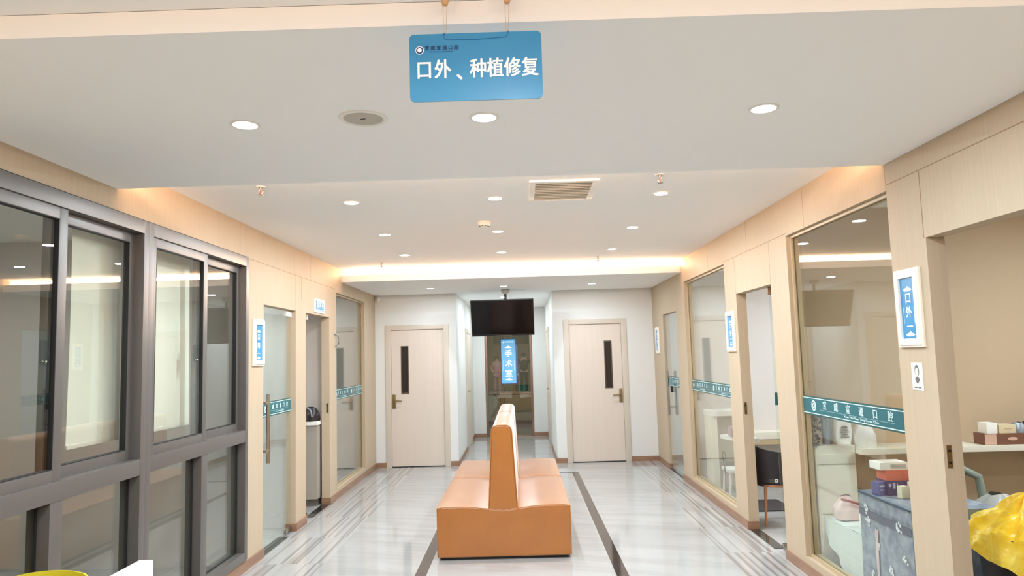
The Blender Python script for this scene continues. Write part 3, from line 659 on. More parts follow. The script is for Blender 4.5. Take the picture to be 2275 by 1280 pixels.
t = thing('portrait_card', 'small white card with a portrait below the nearest right room sign', 'card', (XR, 3.612, 1.437), RW)
r = MB(); r.box(-0.049, 0.049, -0.003, 0, -0.068, 0.068, 0, 0.001); pc = r.build('card', m_wht, t)
r = MB()
r.prism([(0.020 * math.cos(a), 0.028 + 0.030 * math.sin(a)) for a in [2 * PI * k / 20 for k in range(20)]], -0.0037, -0.003, 'XZ', 1)
r.prism([(0.015 * math.cos(a), 0.022 + 0.022 * math.sin(a)) for a in [2 * PI * k / 20 for k in range(20)]], -0.0042, -0.0036, 'XZ', 2)
r.prism([(-0.022, -0.014), (-0.012, -0.004), (0.012, -0.004), (0.022, -0.014), (0.010, -0.030), (0, -0.036), (-0.010, -0.030)], -0.0037, -0.003, 'XZ', 1)
r.box(-0.032, -0.006, -0.0037, -0.003, -0.058, -0.052, 1); r.box(0.004, 0.030, -0.0037, -0.003, -0.058, -0.052, 1)
r.build('portrait', [m_wht, M('ink_grey', (110, 104, 100), 0.6), M('print_skin', (226, 214, 204), 0.6)], pc)

# vertical lit sign in the recess
t = thing('vertical_hanging_sign', 'light blue vertical sign hanging in front of the bronze glass door', 'sign', (-0.196, 11.2, 1.506))
r = MB(); r.prism(rrect(0.226, 0.688, 0.014), -0.006, 0.006, 'XZ'); pn = r.build('panel', m_glow, t)
r = MB(); r.prism(rrect(0.240, 0.702, 0.018), -0.004, 0.004, 'XZ'); r.build('border', m_navy, pn)
r = MB()
for k, ch in enumerate('\u624b\u672f\u5ba4'): r.text(ch, 0.115, 0, 0.115 - 0.155 * k, -0.0068, 0.001, 0.0022)
cloud(r, 0, 0.215, -0.0062, 0.12); cloud(r, 0, -0.285, -0.0062, 0.12)
for s in (-1, 1): r.box(s * 0.085 - 0.0015, s * 0.085 + 0.0015, -0.007, -0.006, -0.15, 0.02)
emblem(r, -0.075, 0.30, 0.014, -0.0066, 0, None)
for k, ch in enumerate(BRAND): r.text(ch, 0.02, -0.045 + 0.022 * k, 0.303, -0.0066, 0.0006, 0.0004)
r.build('lettering', m_gloww, pn)
r = MB()
for x in (-0.05, 0.05): r.tube([(x, 0, 0.35), (x, 0, ZE - 1.506)], 0.0015, 6)
r.build('cord', m_cord, t)

# television on a ceiling pole
t = thing('television', 'black flat television hanging from the ceiling in front of the recess', 'television', (-0.25, 10.25, 2.143), math.radians(-2))
TT = math.radians(20)
tl = bpy.data.objects.new('body', None); C.objects.link(tl); tl.parent = t; tl.rotation_euler = (TT, 0, 0)
W, H = 0.905, 0.535
bpy.data.objects.remove(tl)
rt = (TT, 0, 0)
r = MB(); b = 0.014
for xa, xb, za, zb in ((-W / 2, -W / 2 + b, -H / 2, H / 2), (W / 2 - b, W / 2, -H / 2, H / 2), (-W / 2 + b, W / 2 - b, -H / 2, -H / 2 + 0.022), (-W / 2 + b, W / 2 - b, H / 2 - b, H / 2)): r.box(xa, xb, -0.022, 0.02, za, zb, 0, 0.002)
r.build('bezel', m_black, t, rot=rt)
r = MB(); r.box(-W / 2 + b, W / 2 - b, -0.016, 0.01, -H / 2 + 0.022, H / 2 - b); r.build('screen', m_screen, t, rot=rt)
r = MB(); r.box(-W / 2 + 0.01, W / 2 - 0.01, 0.015, 0.035, -H / 2 + 0.01, H / 2 - 0.01, 0, 0.004); r.box(-0.3, 0.3, 0.03, 0.06, -0.2, 0.1, 0, 0.01); r.build('back_cover', m_tvback, t, rot=rt) if False else r.build('back_cover', m_black, t, rot=rt)
r = MB(); r.box(-0.12, 0.12, -0.0235, -0.0215, -H / 2 + 0.001, -H / 2 + 0.006); r.build('bottom_trim', m_steel, t, rot=rt)
r = MB(); r.tube([(0.045, 0.05, 0.06), (0.045, 0.05, ZE - 2.146 - 0.03)], 0.018, 14); r.box(-0.10, 0.14, 0.03, 0.07, -0.1, 0.1, 0, 0.004); r.build('pole', m_black, t)
r = MB(); r.lathe([(0.022, -0.06), (0.045, -0.045), (0.062, -0.012), (0.062, 0)], 28, (0.045, 0.05, ZE - 2.146)); r.build('ceiling_plate', m_grille, t)

# security camera and wall hook
t = thing('security_camera', 'small white security camera high in the left corner of the end wall', 'camera', (-2.125, YE, 2.50))
r = MB(); r.lathe([(0, 0), (0.034, 0), (0.034, 0.02), (0.02, 0.03), (0, 0.03)], 24, (0, 0, 0.0), 0, 'Y'); r.build('base', m_wht, t)
r = MB(); r.sphere((0.0, -0.048, -0.012), 0.034); r.build('ball', m_wht, t)
r = MB(); r.tube([(0.0, -0.07, 0.0), (0.0, -0.083, 0.0)], 0.009, 12); r.tube([(0.0, -0.07, -0.026), (0.0, -0.082, -0.026)], 0.008, 12); r.build('lens', m_black, t)
t = thing('wall_hook', 'twisted wire hook on the left wall beside the farthest glass panel', 'hook', (XL, 8.38, 1.85), LW)
r = MB(); r.lathe([(0, 0), (0.012, 0), (0.012, 0.01), (0, 0.01)], 16, (-0.06, 0, 0.05), 0, 'Y'); r.tube([(-0.06, -0.01, 0.05), (-0.01, -0.03, 0.03), (0.01, -0.035, 0.0), (0.0, -0.04, -0.03), (0.02, -0.03, -0.05), (-0.02, -0.04, -0.08), (-0.09, -0.02, -0.09)], 0.006, 8)
r.tube([(0.0, -0.03, 0.03), (0.03, -0.035, -0.02), (-0.02, -0.04, -0.02)], 0.004, 8); r.build('wire', m_steel, t)

# ================================================================== BENCH
t = thing('double_sided_bench', 'long orange tan leather bench with a tall central backrest in the middle of the corridor', 'bench', (-0.175, 5.776, 0))
bx = 0.1745 - 0.1745
def seat_section(x):     # height of the seat top across the bench
    d = max(0.0, 1 - abs(x) / 0.30)
    ed = max(0.0, (abs(x) - 0.47) / 0.06)
    return 0.424 - 0.034 * d ** 1.2 - 0.010 * ed ** 2
def seat_block(y0, y1, mbk):
    N, Mm = 26, 14; hw = 0.529
    def top(u, v):
        x = (u - 0.5) * 2 * hw; y = y0 + (y1 - y0) * v
        puff = 0.010 * (1 - (2 * v - 1) ** 6) * (1 - (2 * u - 1) ** 8) - 0.010
        return (x, y, seat_section(x) + puff)
    tb = bmesh.new(); V = [[tb.verts.new(top(i / N, j / Mm)) for j in range(Mm + 1)] for i in range(N + 1)]
    for i in range(N):
        for j in range(Mm): tb.faces.new((V[i][j], V[i + 1][j], V[i + 1][j + 1], V[i][j + 1]))
    loop = [V[i][0] for i in range(N + 1)] + [V[N][j] for j in range(1, Mm + 1)] + [V[i][Mm] for i in range(N - 1, -1, -1)] + [V[0][j] for j in range(Mm - 1, 0, -1)]
    low = []
    for v in loop:
        bulge = 1.006
        low.append(tb.verts.new((v.co.x, v.co.y, 0.022)))
    n = len(loop)
    midr = [tb.verts.new((v.co.x * 1.004, v.co.y, 0.2)) for v in loop]
    for k in range(n):
        a, b = k, (k + 1) % n
        tb.faces.new((loop[a], loop[b], midr[b], midr[a])); tb.faces.new((midr[a], midr[b], low[b], low[a]))
    tb.faces.new(low)
    mbk.join(tb)
SY = 1.352; EY = 2.545
for y0, y1 in ((0.0, SY - 0.004), (SY + 0.004, EY)):
    r = MB(); seat_block(y0, y1, r); so = r.build('seat', m_leather, t)
    md = so.modifiers.new('bevel', 'BEVEL'); md.width = 0.010; md.segments = 3; md.limit_method = 'ANGLE'; md.angle_limit = 0.7
    r = MB()
    P = [(-0.527 + 1.054 * k / 30, y0 + 0.002, seat_section(-0.527 + 1.054 * k / 30) - 0.012) for k in range(31)]
    r.tube(P, 0.0035, 6)
    for s in (-1, 1): r.tube([(s * 0.5285, y0 + 0.006, seat_section(0.527) - 0.012), (s * 0.5285, y0 + 0.006, 0.026)], 0.003, 6); r.tube([(s * 0.5285, y0 + 0.01, seat_section(0.527) - 0.012), (s * 0.5285, y1 - 0.01, seat_section(0.527) - 0.012)], 0.003, 6)
    r.build('piping', m_pipe, so)
def back_poly(k=1.0, z1=1.045):
    P = [(-0.117, 0.380), (0.115, 0.380), (0.084, z1 - 0.05)]
    for q in range(1, 8): a = PI / 2 * q / 8; P.append((0.084 - 0.052 + 0.052 * math.cos(a), z1 - 0.05 + 0.05 * math.sin(a)))
    P += [(0.03, z1), (-0.03, z1)]
    for q in range(1, 8): a = PI / 2 * q / 8; P.append((-0.082 + 0.052 - 0.052 * math.sin(a), z1 - 0.05 + 0.05 * math.cos(a)))
    P.append((-0.082, z1 - 0.05))
    return P
for y0, y1 in ((0.0, SY - 0.006), (SY + 0.002, EY - 0.02)):
    r = MB(); r.prism(back_poly(), y0, y1, 'XZ'); bo = r.build('backrest', m_leather, t)
    md = bo.modifiers.new('bevel', 'BEVEL'); md.width = 0.012; md.segments = 3; md.limit_method = 'ANGLE'; md.angle_limit = 0.7
    r = MB(); pp = back_poly(); r.tube([(x * 1.0, y0 - 0.001, z) for x, z in pp[1:]] + [(pp[0][0], y0 - 0.001, pp[0][1])], 0.003, 6); r.build('piping', m_pipe, bo)
r = MB(); r.box(-0.505, 0.505, 0.03, EY - 0.03, 0.0, 0.024); r.build('plinth', m_black, t)

# ================================================================== FOREGROUND
t = thing('low_partition', 'white low partition panel at the bottom left corner', 'partition', (-1.672, 2.3, 0))
r = MB(); r.box(-0.031, 0.031, -0.9, 0.905, 0.03, 0.75, 0, 0.002); r.build('panel', m_wht, t)
r = MB(); r.box(-0.022, 0.022, -0.88, 0.88, 0.0, 0.03); r.build('kick_rail', m_alu, t)
t = thing('moulded_chair', 'yellow green moulded chair at the bottom left corner', 'chair', (-1.975, 2.95, 0))
m_lime = M('lime_plastic', (214, 198, 46), 0.4); m_leg = M('chair_steel', (180, 178, 172), 0.3, 1.0)
def shell(u, v):
    x = (u - 0.5) * 2
    hw = 0.185 + 0.01 * math.sin(v * PI)
    z = 0.44 + 0.316 * v - 0.014 * x * x * v - (0.030 * max(0, abs(x) - 0.8) / 0.2 * v if v > 0.9 else 0)
    return (x * hw, 0.05 + 0.06 * v - 0.05 * x * x, z)
r = MB(); r.grid(shell, 24, 14, 0, 0.010); r.build('backrest', m_lime, t)
r = MB(); r.grid(lambda u, v: ((u - 0.5) * 0.38, 0.07 - 0.36 * v, 0.455 - 0.02 * math.sin(u * PI) - 0.015 * v * v), 16, 12, 0, 0.012); r.build('seat', m_lime, t)
for sx in (-1, 1):
    for sy in (0.06, -0.27):
        r = MB(); r.tube([(sx * 0.14, sy * 0.8, 0.435), (sx * 0.19, sy * 1.1, 0.0)], 0.011, 10); r.build('leg', m_leg, t)

exec_rooms = True
# ================================================================== ROOM AT THE NEAR RIGHT (surgery)
m_sheet = M('pale_sheet', (206, 214, 206), 0.8); m_denim = M('grey_blue_cloth', (128, 138, 152), 0.9); noise_mix(m_denim, (112, 122, 138), (150, 158, 168), (18, 18, 18), 5)
m_band = M('dark_cloth_band', (70, 76, 96), 0.9); m_print = M('white_print', (222, 224, 226), 0.8)
m_cab = M('cream_laminate', (226, 220, 202), 0.4); m_pink = M('pink_plastic', (226, 196, 190), 0.5); m_paper = M('white_paper', (244, 240, 232), 0.7)
t = thing('wall_counter', 'long narrow cream counter along the back wall of the near right room', 'counter', (3.55, 5.27, 0))
r = MB(); r.box(-1.18, 1.5, -0.15, 0.15, 0.832, 0.872, 0, 0.004); r.build('top', m_cab, t)
for x in (-1.0, 0.2, 1.4):
    r = MB(); r.box(x - 0.015, x + 0.015, -0.10, 0.15, 0.70, 0.832); r.build('bracket', m_cab, t)
t = thing('cream_cabinet', 'cream drawer cabinet in the near right room with bags on top', 'cabinet', (2.225, 5.30, 0))
P = [(-0.14, 0.06), (0.14, 0.06), (0.14, 0.89)] + [(-0.14 + 0.05 - 0.05 * math.sin(PI / 2 * k / 6), 0.84 + 0.05 * math.cos(PI / 2 * k / 6)) for k in range(7)]
r = MB(); r.prism(P, -0.10, 0.11, 'XZ', 0); r.build('body', m_cab, t)
for z0, z1 in ((0.765, 0.832), (0.42, 0.757), (0.08, 0.412)):
    r = MB(); r.box(-0.132, 0.132, -0.112, -0.1005, z0, z1, 0, 0.003); do = r.build('drawer', m_cab, t)
r = MB(); r.box(-0.12, 0.12, -0.08, 0.10, 0.0, 0.06); r.build('plinth', m_black, t)
def bag(name, label, x, y, z, w, d, h, mat, cat='bag', seed=1, group=None, gather=0.55, knot=None):
    t = thing(name, label, cat, (x, y, z), 0, group); rd = random.Random(seed); ph = [rd.uniform(0, 6) for _ in range(6)]
    def f(u, v):
        a = u * 2 * PI; s = 1 - (1 - gather) * max(0, v - 0.35) ** 1.5 * 2.2
        wob = 1 + 0.07 * math.sin(3 * a + ph[0] + 3 * v) + 0.05 * math.sin(7 * a + ph[1] - 5 * v)
        e = 0.92 + 0.08 * math.sin(v * PI)
        ca, sa = math.cos(a), math.sin(a)
        q = (abs(ca) ** 3 + abs(sa) ** 3) ** (-1 / 3)
        return (ca * q * w / 2 * s * wob * e, sa * q * d / 2 * s * wob * e, h * v * (1 + 0.05 * math.sin(2 * a + ph[2])))
    r = MB(); r.grid(f, 36, 14); r.grid(lambda u, v: (math.cos(u * 2 * PI) * w * 0.44 * v, math.sin(u * 2 * PI) * d * 0.44 * v, 0.001), 24, 2); r.build('sack', mat, t)
    return t
m_pl = M('milky_plastic', (232, 226, 220), 0.35); m_pl2 = M('grey_plastic', (150, 158, 166), 0.35); m_pat = M('patterned_cloth', (110, 98, 88), 0.7); noise_mix(m_pat, (70, 58, 50), (176, 164, 150), (45, 45, 45), 2, 0.45, 0.55)
bag('patterned_bag', 'dark patterned bag at the left end of the cream cabinet', 2.13, 5.30, 0.891, 0.085, 0.12, 0.21, m_pat, seed=2, gather=0.9)
bag('plastic_bag', 'grey blue plastic bag between the patterned bag and the printed cream bag', 2.213, 5.33, 0.891, 0.075, 0.10, 0.19, m_pl2, seed=3, gather=0.9)
t = bag('printed_bag', 'cream shopping bag with dark print on the cream cabinet', 2.318, 5.29, 0.891, 0.12, 0.09, 0.20, m_paper, seed=4, gather=0.95)
r = MB(); r.prism([(0.025 * math.cos(a), 0.115 + 0.02 * math.sin(a)) for a in [PI * k / 8 for k in range(9)]], -0.052, -0.049, 'XZ')
for z, w_ in ((0.10, 0.05), (0.085, 0.06), (0.068, 0.05), (0.05, 0.06)): r.box(-w_ / 2, w_ / 2, -0.052, -0.049, z, z + 0.008)
r.build('print', M('print_brown', (120, 104, 92), 0.7), t)
bag('plastic_bag', 'crumpled pinkish white plastic bag right of the printed cream bag', 2.47, 5.27, 0.873, 0.15, 0.14, 0.17, m_pl, seed=5, gather=0.6)
def carton(name, label, x, y, z, w, d, h, mat, rz=0.0, cat='box', group=None, marks=None, bev=0.002):
    t = thing(name, label, cat, (x, y, z), rz, group)
    r = MB(); r.box(-w / 2, w / 2, -d / 2, d / 2, 0, h, 0, bev); b = r.build('carton', mat, t)
    if marks:
        r = MB()
        for (xa, xb, za, zb) in marks[1]: r.box(xa, xb, -d / 2 - 0.0012, -d / 2 + 0.0005, za, zb)
        r.build('print', marks[0], t)
    return t
m_br = M('brown_carton', (120, 78, 60), 0.5); m_dark = M('dark_plastic', (52, 40, 44), 0.4); m_fawn = M('fawn_print', (206, 168, 146), 0.6)
t = carton('tissue_box', 'brown tissue box with a pale front panel on the long cream counter', 3.43, 5.22, 0.873, 0.33, 0.13, 0.075, m_br, marks=(m_fawn, [(-0.165, -0.085, 0.002, 0.073)]))
r = MB(); r.prism([(0.035 * math.cos(a) + 0.03, 0.040 + 0.012 * math.sin(a)) for a in [2 * PI * k / 18 for k in range(18)]], -0.067, -0.065, 'XZ'); r.build('oval_print', m_fawn, t)
carton('brown_carton', 'darker brown carton at the right end of the long cream counter', 3.80, 5.26, 0.873, 0.38, 0.12, 0.11, m_br)
carton('tissue_pack', 'white soft tissue pack lying on the brown tissue box', 3.33, 5.22, 0.9485, 0.075, 0.10, 0.075, m_paper)
carton('cream_pack', 'cream printed pack lying on the brown tissue box', 3.44, 5.22, 0.9485, 0.12, 0.10, 0.06, M('cream_pack', (222, 204, 166), 0.5), marks=(m_fawn, [(-0.02, 0.03, 0.03, 0.036)]))
bag('plastic_wrap', 'grey crumpled plastic wrap at the right end of the brown tissue box', 3.545, 5.22, 0.9485, 0.085, 0.09, 0.07, m_pl2, cat='wrapper', seed=8, gather=0.7)
carton('glove_pack', 'black pack on top of the darker brown carton', 3.74, 5.26, 0.984, 0.20, 0.09, 0.035, m_dark)
bag('tissue', 'white tissue on the counter edge in front of the brown carton', 3.64, 5.16, 0.873, 0.09, 0.06, 0.03, m_paper, cat='tissue', seed=9, gather=0.7)
# trolley table with cloth
t = thing('draped_table', 'low table under a grey blue printed cloth behind the nearest right glass panel', 'table', (2.34, 4.315, 0))
for sx in (-0.19, 0.19):
    for sy in (-0.26, 0.26):
        r = MB(); r.tube([(sx, sy, 0.0), (sx, sy, 0.67)], 0.014, 10); r.build('leg', m_steel, t)
r = MB(); r.box(-0.225, 0.225, -0.29, 0.29, 0.67, 0.688, 0, 0.003); r.build('tabletop', m_cab, t)
def drape(u, v):           # near side of the cloth, hanging towards the glass
    y = -0.30 + 0.60 * u; z = 0.694 - 0.63 * v
    fold = 0.016 * math.sin(u * 19 + 1.0) * v + 0.010 * math.sin(u * 41) * v * v
    return (-0.236 - 0.012 * v + fold * 0.6, y, z)
cl = MB(); cl.box(-0.236, 0.236, -0.30, 0.30, 0.6885, 0.694); cl.grid(drape, 60, 24, 0, 0.003); cl.grid(lambda u, v: (-0.236 + 0.472 * u, 0.302 + 0.014 * math.sin(u * 16) * v, 0.694 - 0.60 * v), 40, 12, 0, 0.003)
cl.grid(lambda u, v: (-0.236 + 0.472 * u, -0.302 + 0.014 * math.sin(u * 18) * v, 0.694 - 0.60 * v), 40, 12, 0, 0.003)
cl = cl.build('tablecloth', m_denim, None, (2.34, 4.315, 0)); tag(cl, 'grey blue cloth with white flower prints draped over the low table', 'tablecloth')
def on_drape(uu, vv, o=0.006):
    p = drape(uu, vv); return (p[0] - o, p[1], p[2])
r = MB(); r.grid(lambda u, v: on_drape(u, 0.16 + 0.07 * v), 60, 3, 0, 0.002); r.tube([on_drape(k / 40, 0.012, 0.003) for k in range(41)], 0.005, 6); r.build('dark_band', m_band, cl)
rd = random.Random(4)
for cu_, cv in ((0.82, 0.15), (0.80, 0.27), (0.62, 0.45), (0.40, 0.62), (0.2, 0.20), (0.12, 0.45), (0.75, 0.75), (0.30, 0.9)):
    r = MB()
    for k in range(9):
        a = rd.uniform(0, 6.3); q = rd.uniform(0.006, 0.03); p = on_drape(min(0.98, max(0.02, cu_ + q * math.cos(a) * 1.6)), min(0.98, max(0.02, cv + q * math.sin(a) * 1.6)), 0.0065)
        r.sphere(p, 0.009, 0, (0.25, 1.0, 1.0), 10)
    r.build('flower_print', m_print, cl)
r = MB(); r.grid(lambda u, v: on_drape(0.60 + 0.05 * u + 0.03 * v, 0.30 + 0.68 * v, 0.009 + 0.01 * math.sin(u * PI)), 6, 12, 0, 0.002); r.build('pink_ribbon', m_pink, cl)
m_nv = M('navy_carton', (52, 52, 104), 0.45); m_or = M('coral_carton', (214, 110, 88), 0.5); m_pr = M('box_print', (190, 190, 214), 0.5)
carton('navy_box', 'navy blue printed box at the bottom of the stack on the draped table', 2.275, 4.47, 0.695, 0.19, 0.13, 0.085, m_nv, marks=(m_pr, [(-0.085, -0.07, 0.05, 0.07), (-0.06, -0.045, 0.04, 0.075), (-0.035, -0.03, 0.03, 0.07)]))
carton('coral_box', 'coral red box in the middle of the stack on the draped table', 2.27, 4.47, 0.7805, 0.175, 0.12, 0.062, m_or)
carton('white_box', 'flat white box topmost of the stack on the draped table', 2.235, 4.48, 0.843, 0.17, 0.13, 0.045, m_paper, marks=(M('box_grey', (190, 186, 176), 0.6), [(-0.02, 0.075, 0.012, 0.034)]))
carton('blue_box', 'slim blue printed box standing against the navy box', 2.145, 4.44, 0.695, 0.05, 0.06, 0.08, M('blue_carton', (86, 96, 150), 0.4), 0.3, marks=(m_pr, [(-0.018, 0.018, 0.05, 0.06), (-0.018, 0.01, 0.03, 0.036)]))
carton('cream_box', 'small cream box in front of the navy box on the draped table', 2.235, 4.33, 0.695, 0.05, 0.04, 0.07, M('cream_carton', (222, 218, 192), 0.5), 0.2)
carton('red_white_box', 'white and red box at the right front of the draped table', 2.30, 4.31, 0.695, 0.07, 0.05, 0.095, M('white_carton', (226, 214, 204), 0.5), 0.1, marks=(M('red_print', (206, 66, 52), 0.5), [(-0.034, 0.034, 0.004, 0.042)]))
# treatment couch with sheet
t = thing('treatment_couch', 'low treatment couch covered in a pale green sheet behind the nearest right glass panel', 'couch', (2.40, 4.95, 0))
r = MB(); r.box(-0.27, 0.30, -0.30, 0.22, 0.30, 0.40, 0, 0.02); r.build('pad', m_sheet, t)
for sx in (-0.2, 0.24):
    for sy in (-0.24, 0.16):
        r = MB(); r.box(sx - 0.02, sx + 0.02, sy - 0.02, sy + 0.02, 0, 0.30); r.build('leg', m_steel, t)
def sheet(u, v):
    y = -0.31 + 0.54 * u; lo = 0.02 + 0.30 * max(0.0, u - 0.1) ** 1.1
    return (-0.285 - 0.012 * v + 0.010 * math.sin(u * 21) * v, y, 0.405 - (0.405 - lo) * v)
r = MB(); r.grid(sheet, 40, 14, 0, 0.003); r.grid(lambda u, v: (-0.285 + 0.59 * v, -0.31 + 0.54 * u, 0.406 + 0.006 * math.sin(u * 9 + v * 7)), 20, 16, 0, 0.003)
sh = r.build('bed_sheet', m_sheet, None, (2.40, 4.95, 0)); tag(sh, 'pale green sheet hanging over the side of the treatment couch', 'sheet')
t = bag('pink_bag', 'pale pink tied bag lying on the pale green sheet', 2.215, 5.06, 0.418, 0.17, 0.16, 0.15, m_pink, seed=11, gather=0.5)
r = MB(); r.tube([(-0.06, -0.06, 0.14), (0.0, -0.08, 0.125), (0.06, -0.08, 0.105), (0.13, -0.09, 0.06)], 0.008, 8); r.build('ribbon', M('red_ribbon', (168, 92, 84), 0.5), t)
carton('paper_bag', 'white paper bag standing beside the pink bag on the couch', 2.245, 4.81, 0.415, 0.12, 0.05, 0.12, m_paper, 0.5, 'bag')
# bin with the yellow bag, stool behind it
t = thing('waste_bin', 'black waste bin in the doorway nearest on the right', 'bin', (2.53, 3.70, 0))
r = MB(); r.lathe([(0, 0.005), (0.19, 0.0), (0.235, 0.62), (0.245, 0.64), (0.225, 0.64), (0.18, 0.02), (0, 0.02)], 44); r.build('shell', M('bin_black', (46, 42, 48), 0.5), t)
m_yel = M('yellow_plastic', (244, 212, 60), 0.3, spec=0.5); noise_mix(m_yel, (240, 200, 40), (250, 224, 90), (7, 7, 7), 4); bump(m_yel, 14, 0.7, 0.02)
def liner(u, v):
    a = u * 2 * PI; w_ = math.sin(9 * a + 4 * v) * 0.018 + math.sin(17 * a - 7 * v) * 0.010
    if v < 0.35:
        q = v / 0.35; r_ = 0.262 + 0.008 * (1 - q); z = 0.46 + 0.10 * math.cos(a - 2.6) + (0.655 - 0.46 - 0.10 * math.cos(a - 2.6)) * q
    else:
        q = (v - 0.35) / 0.65; r_ = 0.262 * (1 - q) ** 0.8 * (1 - 0.25 * math.sin(q * PI)); z = 0.655 + 0.17 * q ** 0.8
    return ((r_ + w_ * (1 - 0.6 * v)) * math.cos(a), (r_ + w_ * (1 - 0.6 * v)) * math.sin(a), z + w_ * 0.8)
r = MB(); r.grid(liner, 96, 26); lo = r.build('bin_liner', m_yel, None, (2.53, 3.70, 0)); tag(lo, 'crumpled yellow plastic bag bulging over the black waste bin', 'bin bag')
t = thing('dental_stool', 'stool with a grey green curved backrest behind the waste bin', 'stool', (2.93, 4.75, 0))
r = MB(); r.lathe([(0, 0.44), (0.18, 0.44), (0.19, 0.47), (0.18, 0.50), (0, 0.505)], 36); r.build('seat', m_black, t)
m_gg = M('grey_green_vinyl', (132, 142, 130), 0.5)
r = MB(); r.tube([(-0.22 + 0.0, 0.02, 0.50), (-0.20, 0.05, 0.66), (-0.14, 0.06, 0.75), (-0.05, 0.06, 0.77), (0.045, 0.05, 0.72), (0.05, 0.03, 0.60), (0.05, 0.02, 0.49)], 0.026, 14); r.build('backrest', m_gg, t)
r = MB(); r.tube([(0, 0, 0.06), (0, 0, 0.44)], 0.025, 14)
for k in range(5): a = 2 * PI * k / 5; r.tube([(0, 0, 0.07), (0.22 * math.cos(a), 0.22 * math.sin(a), 0.05)], 0.014, 8); r.sphere((0.22 * math.cos(a), 0.22 * math.sin(a), 0.024), 0.024)
r.build('base', m_steel, t)
m_clr = glass('cloudy_plastic', (0.78, 0.80, 0.80, 1), 0.10)
bag('clear_bag', 'cloudy grey plastic bag lying on the stool behind the waste bin', 3.0, 4.66, 0.508, 0.26, 0.20, 0.13, M('cloudy_plastic_bag', (176, 178, 174), 0.25), seed=15, gather=0.5)

# ================================================================== OFFICE BEHIND THE OPEN RIGHT DOOR
t = thing('side_chair', 'black chair with copper legs behind the open glass door on the right', 'chair', (2.33, 6.78, 0))
m_cop = M('copper_legs', (206, 146, 108), 0.3, 0.7); m_blk = M('black_vinyl', (48, 42, 46), 0.5)
def cback(u, v):
    a = math.radians(-78 + 156 * u)
    top = 0.655 + 0.075 * abs(2 * u - 1) ** 1.5 * (1 if u < 0.5 else 0.3)
    z = 0.345 + (top - 0.345) * v
    rr = 0.215 + 0.025 * v
    return (rr * math.sin(a), -rr * math.cos(a) * 0.95 + 0.02, z)
r = MB(); r.grid(cback, 36, 12, 0, 0.022); r.build('backrest', m_blk, t)
r = MB(); r.lathe([(0, 0.36), (0.19, 0.36), (0.205, 0.385), (0.195, 0.42), (0, 0.43)], 36); r.build('seat', m_blk, t)
for sx, sy in ((-0.15, -0.15), (0.15, -0.15), (-0.15, 0.15), (0.15, 0.15)):
    r = MB(); r.tube([(sx * 0.95, sy * 0.95, 0.355), (sx * 1.12, sy * 1.15, 0.004)], 0.015, 12, 0, 0.010); r.build('leg', m_cop, t)
r = MB(); r.tube([(0.19 * math.cos(2 * PI * k / 24), 0.19 * math.sin(2 * PI * k / 24), 0.352) for k in range(25)], 0.010, 8); r.build('seat_frame', m_cop, t)
r = MB(); r.lathe([(0.008, 0), (0.017, 0), (0.017, 0.002), (0.008, 0.002)], 20, (-0.06, -0.196, 0.405), 0, 'Y'); r.build('round_tag', m_wht, t)
o = MB(); o.prism(rrect(0.36, 0.52, 0.02), 0.0005, 0.012, 'XY'); tag(o.build('floor_mat', m_blk, None, (2.47, 7.45, 0)), 'black floor mat behind the black chair', 'mat')
t = thing('office_ledge', 'pale ledge with a wooden edge along the office wall', 'ledge', (3.4, 8.50, 0))
r = MB(); r.box(-1.2, 1.5, -0.12, 0.12, 0.55, 0.63, 0, 0.004); r.build('top', m_cab, t); r = MB(); r.box(-1.2, 1.5, -0.115, 0.12, 0.49, 0.55); r.build('edge_rail', m_bead, t)
r = MB()
for x in (-1.1, 1.4): r.box(x - 0.03, x + 0.03, -0.06, 0.06, 0, 0.49)
r.build('leg', m_cab, t)
t = thing('reception_desk', 'white desk with a rounded end behind the farther right glass panel', 'desk', (2.26, 8.15, 0))
P = [(-0.17, -0.10), (0.17, -0.16), (0.17, 0.22), (-0.17, 0.22)]
r = MB(); r.prism([(-0.17, 0.22), (-0.17, -0.06)] + [(-0.11 - 0.06 * math.cos(PI / 2 * k / 6), -0.06 - 0.06 * math.sin(PI / 2 * k / 6)) for k in range(7)] + [(0.17, -0.12), (0.17, 0.22)], 0.86, 0.915, 'XY'); r.build('top', m_wht, t)
r = MB(); r.box(-0.09, 0.16, -0.05, -0.03, 0.35, 0.86); r.build('modesty_panel', m_rdim, t)
r = MB(); r.box(-0.165, -0.10, -0.10, 0.20, 0, 0.86, 0, 0.004); r.build('end_panel', m_cab, t)
r = MB(); r.box(0.12, 0.165, -0.02, 0.20, 0, 0.86, 0, 0.004); r.build('end_panel', m_cab, t)
t = thing('wall_shelf', 'white shelf carrying a box behind the farther right glass panel', 'shelf', (2.19, 7.45, 0))
r = MB(); r.prism([(-0.115, 0.20), (0.16, 0.20), (0.16, -0.22), (0.02, -0.22)], 0.665, 0.705, 'XY'); r.build('board', m_wht, t)
r = MB(); r.box(0.03, 0.07, -0.02, 0.02, 0.0, 0.665); r.build('post', m_wht, t)
carton('tissue_box', 'mauve tissue box on the white shelf behind the farther right glass panel', 2.22, 7.46, 0.7055, 0.19, 0.12, 0.10, M('mauve_carton', (176, 150, 148), 0.5), marks=(m_wht, [(-0.06, -0.02, 0.03, 0.045), (0.05, 0.09, 0.01, 0.06)]))
t = thing('white_stool', 'white stool below the shelf behind the farther right glass panel', 'stool', (2.30, 7.85, 0))
r = MB(); r.box(-0.14, 0.14, -0.13, 0.13, 0.29, 0.325, 0, 0.01); r.build('seat', m_wht, t)
